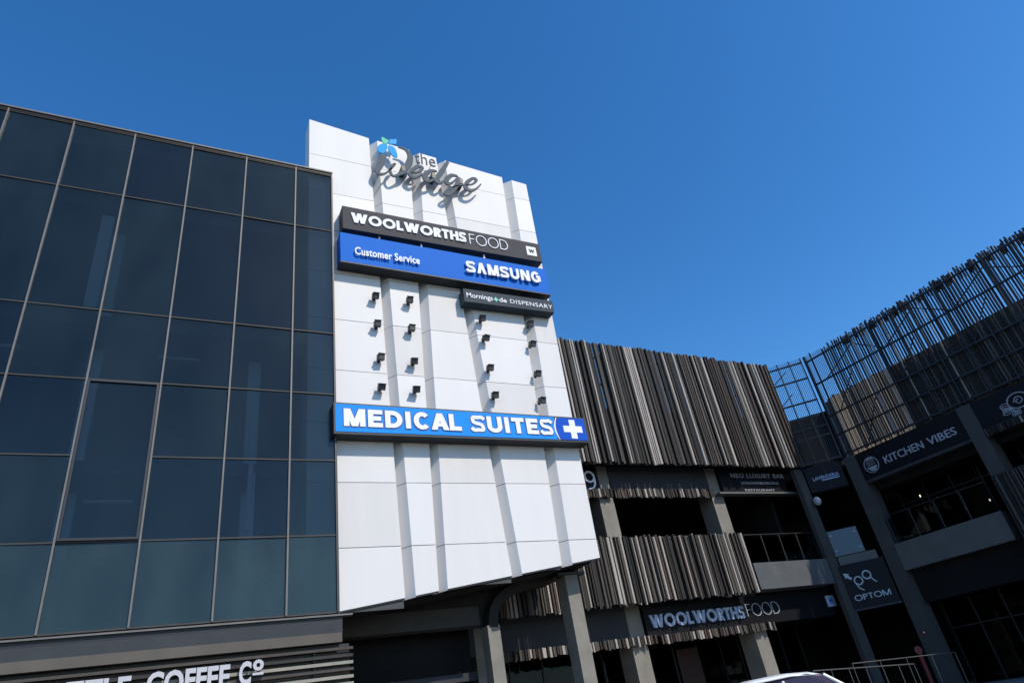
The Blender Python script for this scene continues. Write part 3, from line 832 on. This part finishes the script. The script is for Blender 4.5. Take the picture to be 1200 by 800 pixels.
# shelves and goods faintly seen inside
b = MB(F_wing)
for k in range(3):
    for j in range(9):
        s = .7 + k * 5.18 + j * .46
        for z0 in (-.7, -.1, .5, 1.1):
            b.box(s, s + random.uniform(.2, .4), z0, z0 + random.uniform(.15, .42), -3.2, -2.9, 0)
b.build('shelf_goods', 'merch', mall)
b = MB()
for j in range(26):
    x = 15.4 + j * .36
    for z0 in (-.7, 0, .7):
        b.box(x, x + random.uniform(.15, .33), 24.0, 24.3, z0, z0 + random.uniform(.2, .5))
b.build('shelf_goods', 'merch', mall)

# underpass below the tower
bx('lintel', 'lintel_dark', (4.0, 7.75, 17.7, 18.2, 2.62, 3.10))
bx('underpass_wall', 'wall_dark', (4.0, 7.75, 18.6, 18.8, .75, 3.0), (4.0, 7.75, 18.6, 18.8, WZ, -.2), (4.0, 5.9, 18.6, 18.8, -.19, .74))
bx('poster', 'poster_maroon', (6.3, 7.0, 18.5, 18.56, -.6, 1.3), label='maroon poster beside the dark doorway')
bx('transom_bar', 'fascia_grey', (4.0, 7.75, 18.3, 18.45, 1.35, 1.55))

# ---- vertical batten screens
def battens(mb, a0, a1, zt, zb, pitch=.15, d=.0, ragged=.07, coverage=.62, pale=.14, depth=(.05, .16), seed=1, tr=.05):
    rnd = random.Random(seed)
    a = a0; i = 0
    while a < a1:
        w = pitch * coverage * rnd.choice((.55, .75, .9, 1.0, 1.25))
        r = rnd.random()
        mi = 3 if r < pale else (2 if r < pale + .30 else (1 if r < pale + .58 else (4 if r < pale + .66 else 0)))
        dd = d + rnd.uniform(0, .06)
        t = zt(a) if callable(zt) else zt
        q = zb(a) if callable(zb) else zb
        mb.box(a, a + w, q + rnd.uniform(-ragged, ragged), t + rnd.uniform(-tr, tr), dd, dd + rnd.uniform(*depth), mi)
        a += w + pitch * (1 - coverage) * rnd.uniform(.5, 1.5)
        i += 1
BM_ = ['bat0', 'bat1', 'bat2', 'bat3', 'bat4']
t1 = thing('batten_screen', 'tall weathered brown vertical batten screen at roof level beside the white tower', 'screen', (19, 20, 8.3))
b = MB(F_front(BY + .10)); battens(b, 11.6, 25.75, lambda a: 13.93 - (a - 13.9) * .018, 8.36, .135, 0, .05, .66, .12, (.05, .20), 3); b.build('battens', BM_, t1)
b = MB(F_front(BY + .20))
for z in (8.9, 10.4, 11.9, 13.2): b.box(11.6, 25.7, z, z + .08, 0.0, .07)
for x in range(12, 26, 2): b.box(x, x + .08, 8.4, 13.5, -.09, -.01)
b.build('support_rail', 'steel_dark', t1)
b = MB(F_front(BY + .34)); b.box(11.6, 25.0, 8.42, 10.9, 0, .03); b.build('backing_board', 'black', t1)  # added board, keeps sun from leaking through and darkens the batten gaps
t2 = thing('batten_screen', 'lower vertical batten screen of brown and cream strips above the black food sign', 'screen', (15, 20, 3.1))
b = MB(F_front(BY + .02)); battens(b, 7.9, 20.55, lambda a: 5.44, lambda a: 3.10 + (a - 12) * .012, .12, 0, .06, .70, .20, (.05, .20), 9); b.build('battens', BM_, t2)
b = MB(F_front(BY + .14))
for z in (3.5, 4.3, 5.0): b.box(7.9, 20.5, z, z + .07, -.02, .08)
b.build('support_rail', 'steel_dark', t2)
b = MB(F_front(BY + .30)); b.box(7.9, 20.4, 3.22, 5.36, .02, .05); b.build('backing_board', 'black', t2)  # added like the upper board, to stop sun streaks below the screen
def fringe(label, a0, a1, zt, zb, F, seed, pale=.2):
    o = thing('batten_fringe', label, 'fringe', F((a0 + a1) / 2, zb, 0), 'short batten fringes under the fascias')
    b = MB(F); battens(b, a0, a1, zt, zb, .11, 0, .04, .72, pale, (.05, .14), seed, .01); b.build('battens', BM_, o)
    b = MB(F); b.box(a0, a1, zt - .10, zt - .04, -.06, -.005); b.build('support_rail', 'steel_dark', o)
fringe('short batten fringe under the grey upper fascia between two lit columns', 15.5, 20.55, 7.60, 7.24, F_front(20.88), 4)
fringe('short batten fringe beside the white number sign and tower edge', 13.0, 15.3, 7.60, 7.24, F_front(20.88), 5)
fringe('short batten fringe between the arch leg and the concrete support column', 9.75, 12.6, 2.20, 1.91, F_front(20.88), 6)
fringe('short batten fringe just right of the concrete support column', 12.65, 15.7, 2.20, 1.91, F_front(20.88), 7)
fringe('short batten fringe under the black food fascia', 16.0, 21.5, 2.17, 1.89, F_front(20.82), 8)
fringe('short batten fringe under the white flower sign', 5.55, 10.0, 7.12, 6.85, F_wing, 18, .05)

# ---- open lattice screen of the wing and of the corner
t3 = thing('lattice_screen', 'open steel framed batten lattice along the right wing roof against the sky', 'screen', F_wing(5, 8.3, 0))
b = MB(F_wing)
for z in (8.42, 9.35, 10.30, 11.95, 13.18): b.box(.0, 24, z - .035, z + .035, -.01, .06)
b.box(-.09, .02, 8.32, 13.5, -.06, .06)
for k in range(24): b.box(.35 + k * 1.02 - .03, .35 + k * 1.02 + .03, 8.32, 13.5, .062, .12)
b.build('steel_frame', 'steel_dark', t3)
b = MB(F_wing)
for k in range(8):
    s = .6 + k * 3.06
    b.tube([(s, 11.95, .02), (s + 1.5, 13.15, -.55)], .028, 0, 6); b.tube([(s + 1.5, 13.15, -.55), (s + 3.0, 11.95, .02)], .028, 0, 6)
    b.tube([(s, 10.3, .02), (s + 1.1, 11.95, -.40)], .025, 0, 6); b.tube([(s + .6, 8.5, .02), (s + 1.6, 10.3, -.3)], .03, 0, 6)
b.build('brace', 'steel_dark', t3)
b = MB(F_wing); battens(b, .9, 24, lambda a: 13.46, 8.36, .118, -.16, .07, .60, .10, (.02, .06), 12, .10); b.build('battens', BM_, t3)
b = MB(F_wing); battens(b, 1.4, 24, 13.58, 13.08, .125, -.34, .05, .52, .05, (.02, .06), 13, .10); b.build('top_battens', BM_, t3)
t4 = thing('lattice_screen', 'narrow corner lattice panel with fine rods between the two batten screens', 'screen', F_corner(.9, 8.3, 0))
b = MB(F_corner)
for z in (8.42, 10.0, 11.3, 12.45, 13.3): b.box(.0, CL, z - .035, z + .035, -.04, .03)
for k in range(4): b.box(.08 + k * .56, .14 + k * .56, 8.32, 13.52, .032, .09)
b.tube([(.1, 11.3, .0), (.9, 12.0, -.4)], .025, 0, 6); b.tube([(.1, 12.45, .0), (1.0, 13.2, -.4)], .025, 0, 6)
b.build('steel_frame', 'steel_dark', t4)
b = MB(F_corner)
for k in range(23): b.box(.0 + k * .082, .022 + k * .082, 8.34, 13.55, -.075, -.06)
b.F = F_wing
for k in range(12): b.box(-.03 + k * .082, -.008 + k * .082, 8.34, 13.5, -.075, -.06)
b.build('rods', 'steel_dark', t4)
b = MB(F_corner); b.box(.05, CL - .05, 9.6, 9.63, -.20, -.17).box(.05, CL - .2, 10.6, 10.63, -.20, -.17); b.build('cable', 'stainless', t4)
t6 = thing('batten_screen', 'sunlit tan batten wall glimpsed through the near end of the open lattice', 'screen', (30, 18.7, 8.3))
b = MB(F_front(18.7)); battens(b, 27.45, 36.2, lambda a: 11.25 + (a - 27.2) * .38, 8.32, .30, 0, .05, .82, .25, (.05, .16), 31, .06); b.build('battens', ['tan2', 'tan0', 'tan0', 'tan1', 'tan2'], t6)
b = MB(F_front(18.7)); b.prism([(27.45, 8.33), (36.2, 8.33), (36.2, 14.5), (27.45, 11.2)], -.12, -.02); b.build('backing_board', 'tan2', t6)
t5 = thing('picket_screen', 'dark vertical picket screen beside the white slab at the right edge', 'screen', F_wing(7, 3.0, .1))
b = MB(F_wing); battens(b, 5.0, 10.0, 5.42, 2.6, .13, .12, .03, .6, .0, (.03, .08), 21, .01); b.build('pickets', BM_, t5)
b = MB(F_wing); b.box(5.0, 10.0, 5.43, 5.48, .08, .16).box(5.0, 10, 3.2, 3.26, .07, .118); b.build('rail', 'steel_dark', t5)

# ---- glass balustrades
def balustrade(label, F, a0, a1, z0, z1, n, d):
    o = thing('glass_balustrade', label, 'balustrade', F((a0 + a1) / 2, z0, d), 'glass balustrades on the upper floor')
    step = (a1 - a0) / n
    for i in range(n):
        b = MB(F); b.box(a0 + i * step + .03, a0 + (i + 1) * step - .03, z0 + .08, z1 - .1, d, d + .012); b.build('glass_panel', 'clear_glass', o)
        b = MB(F); b.box(a0 + i * step - .010, a0 + i * step + .010, z0, z1, d - .03, d + .02); b.build('post', 'stainless', o)
    b = MB(F); b.box(a0, a1, z1, z1 + .035, d - .03, d + .03); b.build('handrail', 'steel_dark', o)
balustrade('clear glass balustrade beneath the luxury bar sign', F_front(20.2), 20.8, 24.9, 4.30, 5.42, 4, 0)
balustrade('clear glass balustrade on the white slab beneath the kitchen shop sign', F_wing, .4, 4.6, 4.30, 5.42, 4, -.16)
o = thing('frosted_balustrade', 'pale blue frosted panel between the two corner columns', 'balustrade', F_corner(.75, 4.3, -.1))
b = MB(F_corner); b.box(.02, 1.22, 4.34, 5.40, -.12, -.10); b.build('panel', 'frost_glass', o)
b = MB(F_corner)
for a in (.12, 1.1):
    for z in (4.55, 5.2): b.disc(a, z, .035, .035, -.0995, -.08)
b.build('fixing', 'lamp_white', o)

# ================================================================== SHOP SIGNS ON THE MALL
o = thing('fascia_sign', 'long black fascia with bluish white food shop lettering under the lower battens', 'sign', (19.8, 20.1, 2.1))
b = MB(F_scaled(20.0, 20.80)); b.box(14.9, 24.3, 2.07, 3.08, -.24, 0); b.build('board', 'sign_black', o)
b = MB(F_scaled(20.0, 20.80)); caps(b, 'WOOLWORTHS', 15.08, 19.42, 2.33, 2.75, .001, .05, .22, 0, .07); b.build('bold_letters', 'letter_bluish', o)
b = MB(F_scaled(20.0, 20.80)); caps(b, 'FOOD', 19.58, 21.28, 2.36, 2.80, .001, .04, .06, 0, .10); b.build('thin_letters', 'letter_grey', o)
b = MB(F_scaled(20.0, 20.80)); b.box(23.98, 24.46, 2.40, 2.82, .001, .03, 0); b.text('W', 24.10, 24.34, 2.5, 2.72, .0301, .036, 1, .03); b.build('emblem', ['letter_bluish', 'med_navy'], o)

o = thing('fascia_sign', 'black luxury bar fascia with small grey lettering in three lines', 'sign', (22.9, 20.1, 7.15))
b = MB(F_scaled(20.04, 20.75)); b.box(20.45, 24.2, 7.16, 8.25, -.24, 0); b.build('board', 'sign_black', o)
for word, xa, xb, za, zb_ in (('NEO LUXURY BAR', 21.1, 24.25, 7.83, 8.03), ('JOHANNESBURG', 21.55, 23.75, 7.51, 7.65), ('RESTAURANT', 21.65, 23.4, 7.23, 7.33)):
    b = MB(F_scaled(20.04, 20.75)); b.text(word, xa, xb, za, zb_, .001, .025, 0, .008, 1.15); b.build('letters', 'letter_grey', o)
b = MB(F_scaled(20.04, 20.75)); b.box(20.05, 24.9, 7.08, 7.155, -.24, .16); b.build('ledge', 'slab_white', o)

o = thing('number_sign', 'white tube figure nine on the dark wall beside the white tower', 'sign', (14.0, 20.2, 7.3))
b = MB(F_scaled(20.15, 20.85)); b.circle(13.98, 7.82, .20, .20, .07, 0, .06); b.stroke([(14.18, 7.80), (14.17, 7.55), (14.06, 7.38), (13.86, 7.34)], .07, 0, .062); b.build('figure', 'letter_white', o)
b = MB(F_scaled(20.15, 20.85)); b.box(13.3, 14.4, 7.28, 8.25, -.09, -.001); b.build('board', 'sign_black', o)

o = thing('fascia_sign', 'small dark corner fascia with bluish white lettering and underline', 'sign', F_corner(.9, 7.1, 0))
b = MB(F_corner); b.box(.05, CL - .22, 7.14, 8.26, -.078, -.02); b.build('board', 'sign_black', o)
b = MB(F_corner); b.text('LAVENDERIA', .30, 1.42, 7.63, 7.79, -.0195, .01, 0, .01); b.build('letters', 'letter_bluish', o)
b = MB(F_corner); b.box(.66, 1.40, 7.555, 7.60, -.0195, .008); b.build('underline', 'letter_bluish', o)

o = thing('box_sign', 'dark square box sign with spectacles, arrow and optical lettering on the corner', 'sign', F_corner(.8, 2.14, 0))
b = MB(F_corner); b.box(-.12, 1.74, 2.20, 3.92, -.30, .0); b.build('box', 'sign_black', o, bevel=.01)
b = MB(F_corner); b.box(-.14, 1.76, 2.12, 2.195, -.32, .03); b.build('trim', 'ledge_grey', o)
b = MB(F_corner); b.box(-.14, 1.76, 3.925, 3.95, -.32, .02); b.build('trim', 'ledge_grey', o)
b = MB(F_corner); caps(b, 'OPTOM', .10, 1.50, 2.49, 2.71, .001, .025, .14, 0, .10); b.build('letters', 'letter_steel', o)
b = MB(F_corner)
b.circle(.50, 3.24, .155, .155, .05, .001, .025); b.circle(.88, 3.40, .155, .155, .05, .001, .025)
b.stroke([(.37, 3.14), (.44, 2.96), (.58, 2.84)], .045, .001, .026); b.stroke([(1.0, 3.30), (1.06, 3.17), (1.16, 3.06)], .045, .001, .026)
b.build('spectacles', 'letter_steel', o)
b = MB(F_corner); b.prism([(.02, 3.62), (.24, 3.56), (.18, 3.51), (.30, 3.38), (.23, 3.31), (.11, 3.45), (.06, 3.39)], .001, .025); b.build('arrow', 'letter_steel', o)

o = thing('fascia_sign', 'black kitchen shop fascia with white capitals and a round jar emblem', 'sign', F_wing(2.6, 7.1, 0))
b = MB(F_wing); b.box(.33, 4.94, 7.08, 8.26, -.095, -.03); b.build('board', 'sign_black', o)
b = MB(F_wing); b.text('KITCHEN', 1.46, 3.22, 7.38, 7.70, -.0295, .01, 0, .01); b.build('letters', 'letter_grey', o)
b = MB(F_wing); b.text('VIBES', 3.42, 4.60, 7.38, 7.70, -.0295, .01, 0, .01); b.build('letters', 'letter_grey', o)
b = MB(F_wing)
b.prism([(.62, 7.50), (.80, 7.30), (.98, 7.30), (1.10, 7.50)], -.0295, .005)
b.prism([(.66, 7.80), (.76, 7.88), (.98, 7.88), (1.06, 7.80)], -.0295, .005)
b.circle(.86, 7.58, .32, .34, .025, -.0295, .004)
for z in (7.57, 7.65, 7.73): b.box(.66, 1.05, z, z + .022, -.0295, .003)
b.build('emblem', 'letter_grey', o)

o = thing('fascia_sign', 'dark fascia with a white round flower emblem at the right edge', 'sign', F_wing(7.7, 7.1, 0))
b = MB(F_wing); b.box(5.52, 10.1, 7.13, 8.26, -.095, -.03); b.build('board', 'sign_black', o)
b = MB(F_wing)
b.circle(7.02, 7.68, .36, .28, .035, -.0295, .01)
b.stroke([(6.86, 7.66), (6.98, 7.80), (7.12, 7.78), (7.16, 7.64), (7.02, 7.56), (6.94, 7.66), (7.04, 7.72)], .028, -.0295, .011)
for k in range(5):
    b.stroke([(6.75, 7.46), (6.55 - .04 * k, 7.34 + .07 * k), (6.36 + .02 * k, 7.36 + .09 * k), (6.45 + .04 * k, 7.44 + .07 * k), (6.72, 7.48)], .02, -.0295, .006 + .001 * k)
for k in range(4):
    b.stroke([(6.75, 7.42), (6.62 + .07 * k, 7.26), (6.70 + .07 * k, 7.20), (6.80 + .04 * k, 7.38)], .02, -.0295, .007 + .001 * k)
b.build('flower_emblem', 'letter_grey', o)

# ---- small fittings
o = thing('wall_lamp', 'white dome lamp on the corner column under the small fascia', 'lamp', F_corner(.12, 6.7, -.05))
b = MB(F_corner)
for (k, r0) in enumerate((0,)):
    vs = []; fs = []; n = 14; rr = 6
    for j in range(rr + 1):
        ph = math.pi * j / rr
        for i in range(n): vs.append((.12 + .17 * math.sin(ph) * math.cos(2 * math.pi * i / n), 6.72 + .20 * math.cos(ph), .14 + .17 * math.sin(ph) * math.sin(2 * math.pi * i / n)))
    for j in range(rr):
        for i in range(n): fs.append((j * n + i, (j + 1) * n + i, (j + 1) * n + (i + 1) % n, j * n + (i + 1) % n))
    b.add(vs, fs)
b.build('globe', 'lamp_white', o, smooth=True)
b = MB(F_corner); b.box(-.05, .12, 6.70, 6.76, -.4, -.04); b.build('bracket', 'steel_dark', o)
PL = [('small warm bulb hanging behind the balustrade, nearest the right wing column', F_wing, 4.55, 5.62, -1.5), ('small warm bulb hanging near the corner column of the right wing', F_wing, 1.5, 6.0, -1.5), ('small warm bulb hanging low above the white slab', F_wing, 4.0, 4.95, -1.3)]
for lb, F, a, z, d in PL:
    o = thing('pendant_lamp', lb, 'lamp', F(a, z, d), 'bulbs hanging in the upper gallery')
    b = MB(F); b.tube([(a, z + .05, d), (a, 6.6, d)], .006, 0, 5); b.build('cord', 'black', o)
    b = MB(F); b.tube([(a, z - .05, d), (a, z - .02, d), (a, z + .02, d), (a, z + .05, d)], [.01, .024, .024, .01], 0, 10); b.build('bulb', 'bulb', o)
o = thing('warning_sign', 'small red plate sign on the right corner column', 'sign', F_wing(.05, .85, .07))
b = MB(F_wing); b.box(-.02, .13, .84, 1.02, .062, .075); b.build('plate', 'red', o)
b = MB(F_wing); b.box(.03, .08, .90, .96, .0755, .079); b.build('symbol', 'letter_white', o)
o = thing('hydrant_cabinet', 'red fire hose post with round top beside the dark corner doorway', 'fire hose', F_corner(1.55, WZ, .25))
b = MB(F_corner); b.tube([(1.55, WZ, .3), (1.55, .22, .3)], .09, 0, 12); b.build('post', 'red', o)
b = MB(F_corner); b.disc(1.55, .36, .13, .15, .20, .40); b.build('reel', 'red', o)

# ================================================================== COLUMNS UNDER THE TOWER
o = thing('support_column', 'square beige concrete column carrying the right end of the white tower', 'column', (10.45, 17.3, WZ))
b = MB(); b.box(10.24, 10.66, 17.0, 17.5, WZ, 3.62); b.build('shaft', 'concrete', o)
b = MB(); b.box(10.0, 10.3 + .6, 16.95, 17.55, 3.625, 3.70); b.build('cap_plate', 'steel_dark', o)
o = thing('arched_portal', 'dark curved arch beam on a beige leg under the white tower', 'arch', (7.9, 17.7, WZ))
b = MB(); b.box(7.84, 8.20, 17.45, 17.9, WZ, 2.55); b.build('leg', 'concrete', o)
b = MB(F_front(17.45))
cp = [(8.02, 2.50), (8.06, 2.80), (8.22, 3.10), (8.55, 3.34), (9.1, 3.54), (9.8, 3.70), (10.9, 3.86)]
b.stroke(cp, .26, -.6, .02, 0, 6); b.build('arch_beam', 'soffit', o)
b = MB(F_front(17.8)); b.prism([(4.02, 2.6), (7.85, 2.56), (7.92, 2.9), (8.1, 3.2), (8.5, 3.45), (9.1, 3.64), (4.02, 3.05)], -.1, 0); b.build('spandrel', 'soffit', o)

# ================================================================== RAILINGS
def railing(label, pts, zt, posts, group='steel handrails by the parked car'):
    o = thing('handrail', label, 'railing', (pts[0][0], pts[0][1], WZ), group)
    b = MB(); b.tube([(p[0], p[1], z) for p, z in zip(pts, zt)], .016, 0, 8); b.build('top_rail', 'stainless', o)
    n = posts
    for i in range(n):
        t = i / (n - 1)
        x = pts[0][0] + (pts[-1][0] - pts[0][0]) * t; y = pts[0][1] + (pts[-1][1] - pts[0][1]) * t
        z = zt[0] + (zt[-1] - zt[0]) * t
        b = MB(); b.tube([(x, y, WZ), (x, y, z - .01)], .011, 0, 8); b.build('post', 'stainless', o)
railing('nearer steel handrail rising behind the white car roof', [(16.45, 15.0), (20.74, 15.0)], [.21, -.05], 7)
railing('farther steel handrail ending in a post below the optical sign', [(19.0, 15.75), (24.05, 15.75)], [.24, .07], 5)

# ================================================================== WHITE CAR
car = thing('parked_car', 'white car parked in front of the mall, only its roof and dark windows in view', 'car', (11.35, 11.0, GZ))
HEAD = R(-24)
CC = Vector((11.35, 11.15, GZ))
def FC(x, y, z):
    c, s = math.cos(HEAD), math.sin(HEAD)
    return (CC.x + x * c - y * s, CC.y + x * s + y * c, CC.z + z)
def loft(mb, secs, mi=0):
    n = len(secs[0])
    vs = [p for s in secs for p in s]
    fs = []
    for j in range(len(secs) - 1):
        for k in range(n):
            k2 = (k + 1) % n
            fs.append((j * n + k, (j + 1) * n + k, (j + 1) * n + k2, j * n + k2))
    fs.append(tuple(range(n))); fs.append(tuple(range(len(secs) * n - 1, (len(secs) - 1) * n - 1, -1)))
    mb.add(vs, fs, mi)
def sec(x, hw, zb, zs, zt, tw_):    # cross-section: bottom, shoulder, top with half widths
    return [(x, -hw * .9, zb), (x, -hw, zb + .15), (x, -hw, zs - .08), (x, -hw * .96, zs), (x, -tw_, zt), (x, tw_, zt), (x, hw * .96, zs), (x, hw, zs - .08), (x, hw, zb + .15), (x, hw * .9, zb)]
b = MB(FC)
loft(b, [sec(-2.05, .70, .42, .78, .86, .60), sec(-1.98, .82, .28, .92, .98, .72), sec(-1.4, .87, .22, .98, 1.02, .76), sec(0, .88, .2, .96, 1.0, .77), sec(.95, .88, .2, .94, 1.0, .76), sec(1.6, .86, .22, .88, .96, .70), sec(2.0, .78, .3, .76, .84, .6), sec(2.12, .62, .4, .62, .68, .5)])
b.build('body', 'car_white', car, smooth=True, bevel=0)
def roofsec(x, hw, z, dz):
    return [(x, -hw, z - dz), (x, -hw * .94, z - .02), (x, -hw * .6, z + .012), (x, 0, z + .022), (x, hw * .6, z + .012), (x, hw * .94, z - .02), (x, hw, z - dz)]
b = MB(FC)
loft(b, [roofsec(-1.62, .58, 1.40, .05), roofsec(-1.35, .62, 1.56, .06), roofsec(-.8, .65, 1.655, .06), roofsec(-.1, .66, 1.675, .06), roofsec(.35, .64, 1.64, .06), roofsec(.55, .62, 1.585, .05)])
b.build('roof', 'car_white', car, smooth=True)
for sgn in (-1, 1):
    for (xa, xb) in ((-1.62, -1.98), (.55, 1.30), (-.28, -.24)):
        b = MB(FC); b.tube([(xa, sgn * .615, 1.56 if abs(xa) < 1 else 1.38), (xb, sgn * .74, .99)], .035, 0, 6); b.build('pillar', 'car_white', car)
b = MB(FC); b.add([(.56, -.58, 1.60), (.56, .58, 1.60), (1.32, .70, 1.0), (1.32, -.70, 1.0)], [(0, 3, 2, 1)]); b.build('windshield', 'car_glass', car)
b = MB(FC); b.add([(-1.63, -.55, 1.42), (-1.63, .55, 1.42), (-1.99, .68, .99), (-1.99, -.68, .99)], [(0, 1, 2, 3)]); b.build('rear_window', 'car_glass', car)
for sgn in (-1, 1):
    b = MB(FC); q = [(-1.58, sgn * .60, 1.42), (-1.2, sgn * .625, 1.58), (.2, sgn * .635, 1.62), (.52, sgn * .61, 1.57), (1.25, sgn * .735, .99), (-1.9, sgn * .735, .99)]
    b.add(q, [tuple(range(6)) if sgn > 0 else tuple(range(5, -1, -1))]); b.build('side_window', 'car_glass', car)
    b = MB(FC); b.tube([(.95, sgn * .80, 1.0), (.95, sgn * .93, 1.04)], [.03, .03], 0, 6); b.box(.88, 1.0, min(sgn * .90, sgn * 1.06), max(sgn * .90, sgn * 1.06), .98, 1.14); b.build('mirror', 'car_white', car, bevel=.03)
    b = MB(FC); b.box(1.82, 2.03, min(sgn * .50, sgn * .76), max(sgn * .50, sgn * .76), .66, .79); b.build('headlight', 'fixture_glass', car, bevel=.03)
    b = MB(FC); b.box(-2.06, -1.93, min(sgn * .55, sgn * .78), max(sgn * .55, sgn * .78), .70, .90); b.build('taillight', 'taillight', car, bevel=.02)
    for x in (-1.25, 1.28):
        b = MB(FC); b.tube([(x, sgn * .68, .32), (x, sgn * .885, .32)], .32, 0, 24); wh = b.build('wheel', 'tyre', car)
        b = MB(FC); b.tube([(x, sgn * .80, .32), (x, sgn * .895, .32)], .20, 0, 16); b.build('rim', 'rim', wh)
